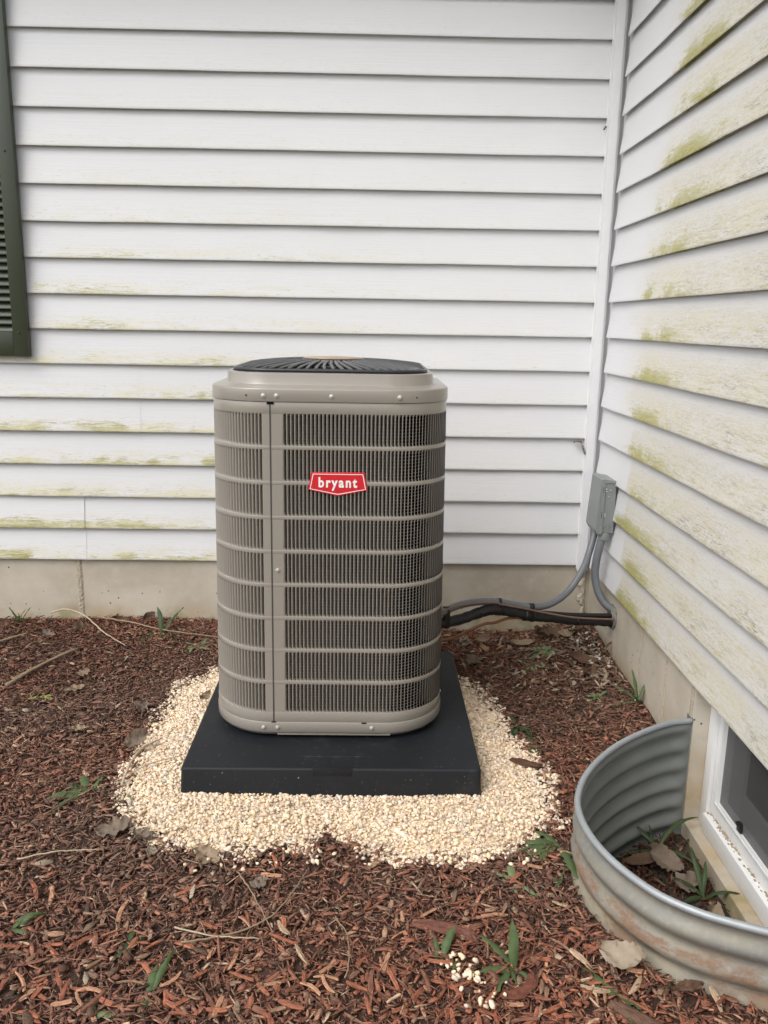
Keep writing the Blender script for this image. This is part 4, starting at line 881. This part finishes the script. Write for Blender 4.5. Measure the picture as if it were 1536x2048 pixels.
for a in [(-1.822,-1.235,.11,.065,55,'large grey-tan curled dry leaf on the left edge of the gravel','dry_d',.030,(.5,-.15),1.2,0),
          (-1.760,-1.700,.12,.075,15,'crumpled grey dry leaf on the mulch at the lower left of the gravel','dry_d',None,(.2,0),1.3,1),
          (-1.665,-1.735,.08,.05,-30,'grey-brown dry leaf tucked under the lower left gravel edge','dry_d',None,(.1,.1),1.2,1),
          (-1.628,-1.80,.05,.036,80,'small pinkish pale dry leaf below the left gravel edge','dry_c',None,(.3,0),.6,0),
          (-1.470,-1.815,.10,.06,-35,'yellowish dry leaf half under the front gravel edge','dry_a',None,(.2,.1),.7,1),
          (-.452,-2.205,.120,.080,-28,'big pale beige curled leaf lying against the outside of the window well','dry_c',.022,(.45,-.1),1.2,0),
          (-.335,-2.290,.09,.03,10,'dark dry leaf at the foot of the window well beside the big pale leaf','dry_b',.015,(.3,0),1,0),
          (-1.655,-.900,.085,.04,70,'tan dry leaf wedged between gravel and the left side of the pad','dry_a',.035,(.4,0),1,0),
          (-1.318,-1.925,.06,.045,30,'small grey-green dry leaf on the mulch in front of the gravel','dry_d',None,(.1,0),.5,0),
          (-.000,-.44,.10,.03,75,'tan leaf standing on edge against the right foundation below the pipes','dry_a',.075,(1.2,-.6),.5,0),
          (-.335,-.235,.14,.055,10,'long tan dry leaf in the corner left of the weed clump','dry_a',.0,(.25,0),.7,0),
          (-.175,-.175,.15,.07,-15,'dark brown curled leaf piled in the corner under the pipe','dry_b',.03,(.5,.1),1.3,1),
          (-.085,-.215,.13,.075,35,'second dark leaf in the corner pile nearest the right foundation','dry_b',.05,(-.4,.1),1.3,1),
          (-.250,-.150,.12,.06,60,'brown leaf at the back of the corner pile against the foundation','dry_b',.02,(.6,.2),1.2,1),
          (-.150,-.255,.10,.06,20,'mottled tan leaf on top of the corner leaf pile','dry_a',.05,(.3,.2),1.1,0),
          (-.110,-.500,.19,.065,-12,'wide brown curled leaf in front of the white flakes by the right foundation','dry_b',.025,(.4,.1),1.0,0),
          (-.085,-.620,.17,.07,5,'large dark dry leaf lying right of the bed by the foundation','dry_b',.015,(.3,0),.9,1),
          (-.520,-.230,.09,.05,30,'tan curled leaf on the mulch just below the copper pipe','dry_a',.01,(.5,0),1.3,0),
          (-.600,-.225,.09,.05,70,'brown-tan leaf close behind the air conditioner at the back foundation','dry_a',.01,(.5,.1),1.2,0),
          (-.585,-.45,.10,.07,50,'grey-brown leaf on the mulch right behind the pad','dry_d',None,(.2,0),1,1),
          (-2.090,-.030,.085,.05,65,'brown dry leaf propped against the back foundation left of the unit','dry_b',.035,(.8,-.4),.7,0),
          (-2.215,-.050,.10,.05,10,'curled brown leaf at the foot of the back foundation','dry_b',.02,(.6,0),1.3,0),
          (-2.370,-.150,.13,.07,40,'tan folded dry leaf hanging over the mulch below the foundation seam','dry_a',.01,(.5,.3),1.2,1),
          (-2.490,-.230,.08,.05,-20,'small grey crumpled leaf on the mulch at the upper left','dry_d',None,(.3,0),1.3,1),
          (-2.210,-.620,.08,.05,60,'pale tan leaf scrap on the mulch left of the gravel near the long sticks','dry_a',None,(.2,0),.9,1),
          (-2.190,-.760,.10,.04,30,'pale jagged leaf beside the yellow-green seedling','dry_a',None,(.2,0),.9,1),
          (-2.060,-1.10,.08,.04,10,'light brown leaf scrap on the mulch left of the gravel','dry_a',None,(.1,0),.7,1),
          (-1.880,-.960,.09,.055,80,'grey dry leaf at the upper left gravel edge','dry_d',.02,(.5,0),1.2,1),
          (-.180,-1.535,.15,.06,15,'broad brown leaf on the soil inside the window well','dry_b',-.205,(.1,0),.5,0),
          (-.110,-1.560,.13,.09,-40,'large grey curled leaf in the middle of the window well','dry_d',-.195,(.4,.1),1.3,0),
          (-.090,-1.660,.12,.08,30,'grey-brown toothed leaf inside the window well beside the dandelion','dry_d',-.20,(.2,.2),1.1,1),
          (-.055,-1.790,.09,.06,70,'pinkish dry leaf inside the window well near the ledge','dry_a',-.20,(.3,0),1,0),
          (-.050,-1.900,.08,.05,20,'pale dry leaf at the near end of the window well floor','dry_c',-.20,(.3,0),1,0)]:
    dry_leaf(a[0], a[1], a[2], a[3], a[4], a[5], a[6], a[7], a[8], a[9], a[10], G_L)
# small leaf crumbs nobody would count
n = 420; x = np.concatenate([rng.uniform(-.75, -.02, 240), rng.uniform(-2.7, -.2, 160), -.01-np.abs(rng.normal(0, .14, 260))]); y = np.concatenate([rng.uniform(-.75, -.02, 240), rng.uniform(-2.5, -.05, 160), rng.uniform(-.75, -.02, 260)]); k = ok_ground(x, y, 0); x, y = x[k], y[k]; n = len(x)
cc = np.array([(.30,.22,.15),(.20,.14,.095),(.13,.08,.055),(.38,.31,.23)])[rng.integers(0, 4, n)]*rng.uniform(.8, 1.2, (n, 1))
lv, lf = chip_template(.5, 1, .35, 1.8, .6)
me = scatter_mesh('leaf_crumbs', lv, lf, np.stack([x, y, gz(x, y)+rng.uniform(.012, .026, n)], 1), rots(n, .4), np.stack([rng.uniform(.02, .05, n), rng.uniform(.008, .022, n), rng.uniform(.0012, .003, n)], 1), cc, .2)
o = link('leaf_crumbs', me, M['chip'], ground); o['kind'] = 'stuff'

M['twig'] = simple('dry_twig', (.26, .195, .125), .8, var=.35, vscale=60); M['twig_dark'] = simple('brown_twig', (.12, .075, .05), .8, var=.3, vscale=60); M['twig_pale'] = simple('pale_stalk', (.44, .36, .25), .8, var=.25, vscale=60)
def stick(pts, r, label, mat, fork=None):
    P3 = []
    for q in pts:
        z = float(gz(q[0], q[1]))+.022+(q[2] if len(q) > 2 else 0); P3.append((q[0], q[1], z))
    S = resample(spline(P3, 8), .014); S = [q+Vector((random.gauss(0, .0009), random.gauss(0, .0009), random.gauss(0, .0006))) for q in S]; nn = len(S)
    mb = MB(); mb.tube(S, [r*(1-.55*i/nn)*(1+random.gauss(0, .06)) for i in range(nn)], 7)
    if fork:
        F_ = [(q[0], q[1], float(gz(q[0], q[1]))+.022+q[2]) for q in fork]; S2 = resample(spline(F_, 8), .014); mb.tube(S2, [r*.6*(1-.5*i/len(S2)) for i in range(len(S2))], 6)
    return tag(mb.build('twig', M[mat]), label, 'twig', 'twigs on the mulch')
stick([(-2.55,-.04,.03),(-2.47,-.06,.055),(-2.36,-.13,.045),(-2.24,-.24,.012),(-2.11,-.35,0)], .0042, 'long pale arched stalk by the back foundation at the upper left', 'twig_pale')
stick([(-2.33,-.05,.01),(-2.16,-.11,.006),(-1.975,-.197,.004),(-1.70,-.263,.002)], .0045, 'long brown twig running to the air conditioner along the back foundation', 'twig')
stick([(-2.46,-.76,.004),(-2.38,-.55,.008),(-2.30,-.40,.004)], .0085, 'thick grey-brown stick on the mulch at the far left', 'twig', [(-2.46,-.70,.004),(-2.36,-.50,.012),(-2.31,-.41,.010)])
stick([(-2.70,-.37,.004),(-2.58,-.24,.010)], .0080, 'short thick tan stick at the left edge of the picture', 'twig')
stick([(-1.47,-2.15,.004),(-1.35,-2.11,.006),(-1.27,-2.055,.008),(-1.22,-1.96,.006),(-1.195,-1.875,.002)], .0028, 'long curved dry twig in front of the gravel', 'twig')
stick([(-1.378,-1.887,.002),(-1.32,-1.99,.010),(-1.26,-2.108,.004)], .0022, 'thin twig crossing the long curved one in front of the gravel', 'twig')
stick([(-1.083,-2.255,.002),(-1.075,-2.18,.006),(-1.09,-2.10,.006),(-1.12,-2.056,.002)], .0020, 'thin s-shaped twig on the mulch at the bottom centre', 'twig')
stick([(-1.494,-2.101,.004),(-1.40,-2.125,.006),(-1.288,-2.125,.002)], .0024, 'short straight twig meeting the crossed twigs at the left', 'twig_pale')
stick([(-1.974,-1.84,.002),(-1.88,-1.815,.006),(-1.768,-1.795,.002)], .0024, 'thin pale twig on the mulch below the left gravel edge', 'twig_pale')
stick([(-.437,-.32,.06),(-.455,-.55,.030),(-.47,-.78,.015),(-.48,-.93,.004)], .0022, 'thin upright brown stem leaning right of the pad', 'twig_dark')
stick([(-.60,-.42,.006),(-.45,-.40,.012),(-.33,-.36,.014),(-.20,-.34,.010)], .0030, 'crooked brown twig lying under the pipes towards the corner', 'twig_dark')
stick([(-1.800,-1.48,.004),(-1.795,-1.38,.030),(-1.775,-1.30,.045),(-1.735,-1.22,.030)], .0045, 'pale broken stalk leaning on the grey leaf at the left gravel edge', 'twig_pale', [(-1.79,-1.42,.006),(-1.74,-1.36,.012),(-1.66,-1.30,.012)])
stick([(-.43,-2.02,.004),(-.40,-2.10,.010),(-.36,-2.14,.004)], .0030, 'small brown twig on the mulch against the window well', 'twig')
# big wood chunks
def chunk(x, y, L, Wd, T, az, label, colr):
    me = splinter(L, Wd, T*.8, colr, 9, 7); me.name = 'wood_chunk'; me.materials.append(M['chip'])
    o = bpy.data.objects.new('wood_chunk', me); COL.objects.link(o); o.location = (x, y, max(float(gz(x, y)), float(gravel_z(x, y)) if inside(GP, np.array([x]), np.array([y]))[0] else -1)+.020); o.rotation_euler = (random.gauss(0, .15), random.gauss(0, .06), math.radians(az)); tag(o, label, 'wood chunk', 'large wood chunks')
chunk(-.515, -1.315, .105, .034, .016, -38, 'brown wood chunk lying on the right side of the gravel', (.10, .05, .032))
chunk(-.850, -2.095, .150, .030, .018, -17, 'long reddish wood splinter on the mulch above the spilled pebbles', (.17, .072, .05))
chunk(-.690, -2.285, .100, .030, .015, 38, 'reddish flat wood chunk beside the spilled pebbles at the bottom', (.17, .065, .042))
chunk(-1.860, -2.330, .085, .035, .018, 100, 'tan wood chunk at the bottom left corner of the mulch', (.25, .12, .07))
chunk(-.520, -.27, .085, .022, .006, 105, 'flat tan wood sliver leaning below the copper pipe', (.33, .20, .11))
chunk(-.445, -2.37, .16, .035, .02, -40, 'weathered brown bark chunk at the bottom right near the window well', (.13, .075, .05))
# white flakes of paint and plaster fallen near the corner
n = 90; a = rng.random(n)**.7*.8; x = np.where(a < .55, rng.normal(-.07, .035, n), rng.normal(-.26, .12, n)); y = np.where(a < .55, rng.normal(-.40, .09, n), rng.normal(-.72, .16, n)); k = ok_ground(x, y) & (x < -.005); x, y = x[k], y[k]; n = len(x); s0 = np.where(a[k] < .55, rng.uniform(.008, .024, n), rng.uniform(.004, .010, n))
me = scatter_mesh('plaster_flakes', ICO_V, ICO_F, np.stack([x, y, gz(x, y)+rng.uniform(.012, .03, n)], 1), rots(n, .5), np.stack([s0*1.2, s0*.8, s0*.28], 1), np.array([(.56, .52, .46)])*rng.uniform(.75, 1.1, (n, 1)), .22)
o = link('plaster_flakes', me, M['pebble']); tag(o, 'white plaster flakes crumbled on the mulch along the right foundation', 'debris', None, 'stuff')
# dark insect on the back wall and a scrap of cobweb litter
ib = MB(); c0 = Vector((-.060, -.004, 2.246))
ib.tube([c0+Vector((-.007, 0, -.008)), c0+Vector((-.004, -.003, -.005)), c0, c0+Vector((.004, -.002, .006)), c0+Vector((.006, 0, .008))], [.0008, .0036, .0026, .0034, .001], 8)
for s_ in (-1, 1):
    for q in (-.003, .001, .005): ib.tube([c0+Vector((q*.7, -.001, q)), c0+Vector((q*.7+s_*.006, -.003, q-s_*.003)), c0+Vector((q*.7+s_*.009, 0, q-s_*.006))], .0005, 4)
tag(ib.build('insect', M['black_plastic']), 'small dark insect clinging to the back wall near the corner trim', 'insect')
cw = MB()
for i in range(60):
    t_ = random.random(); x = -.105+.055*t_; z = .903-.07*max(0, t_-.6)*2.2+random.gauss(0, .0022); s_ = random.uniform(.0006, .0022); cw.box((x-s_, -.0165-s_, z-s_), (x+s_*1.6, -.004, z+s_))
tag(cw.build('cobweb_litter', simple('cobweb_grey', (.20, .18, .15), .9, var=.4)), 'dirty cobweb scraps under a siding lap beside the corner trim', 'cobweb', None, 'stuff')
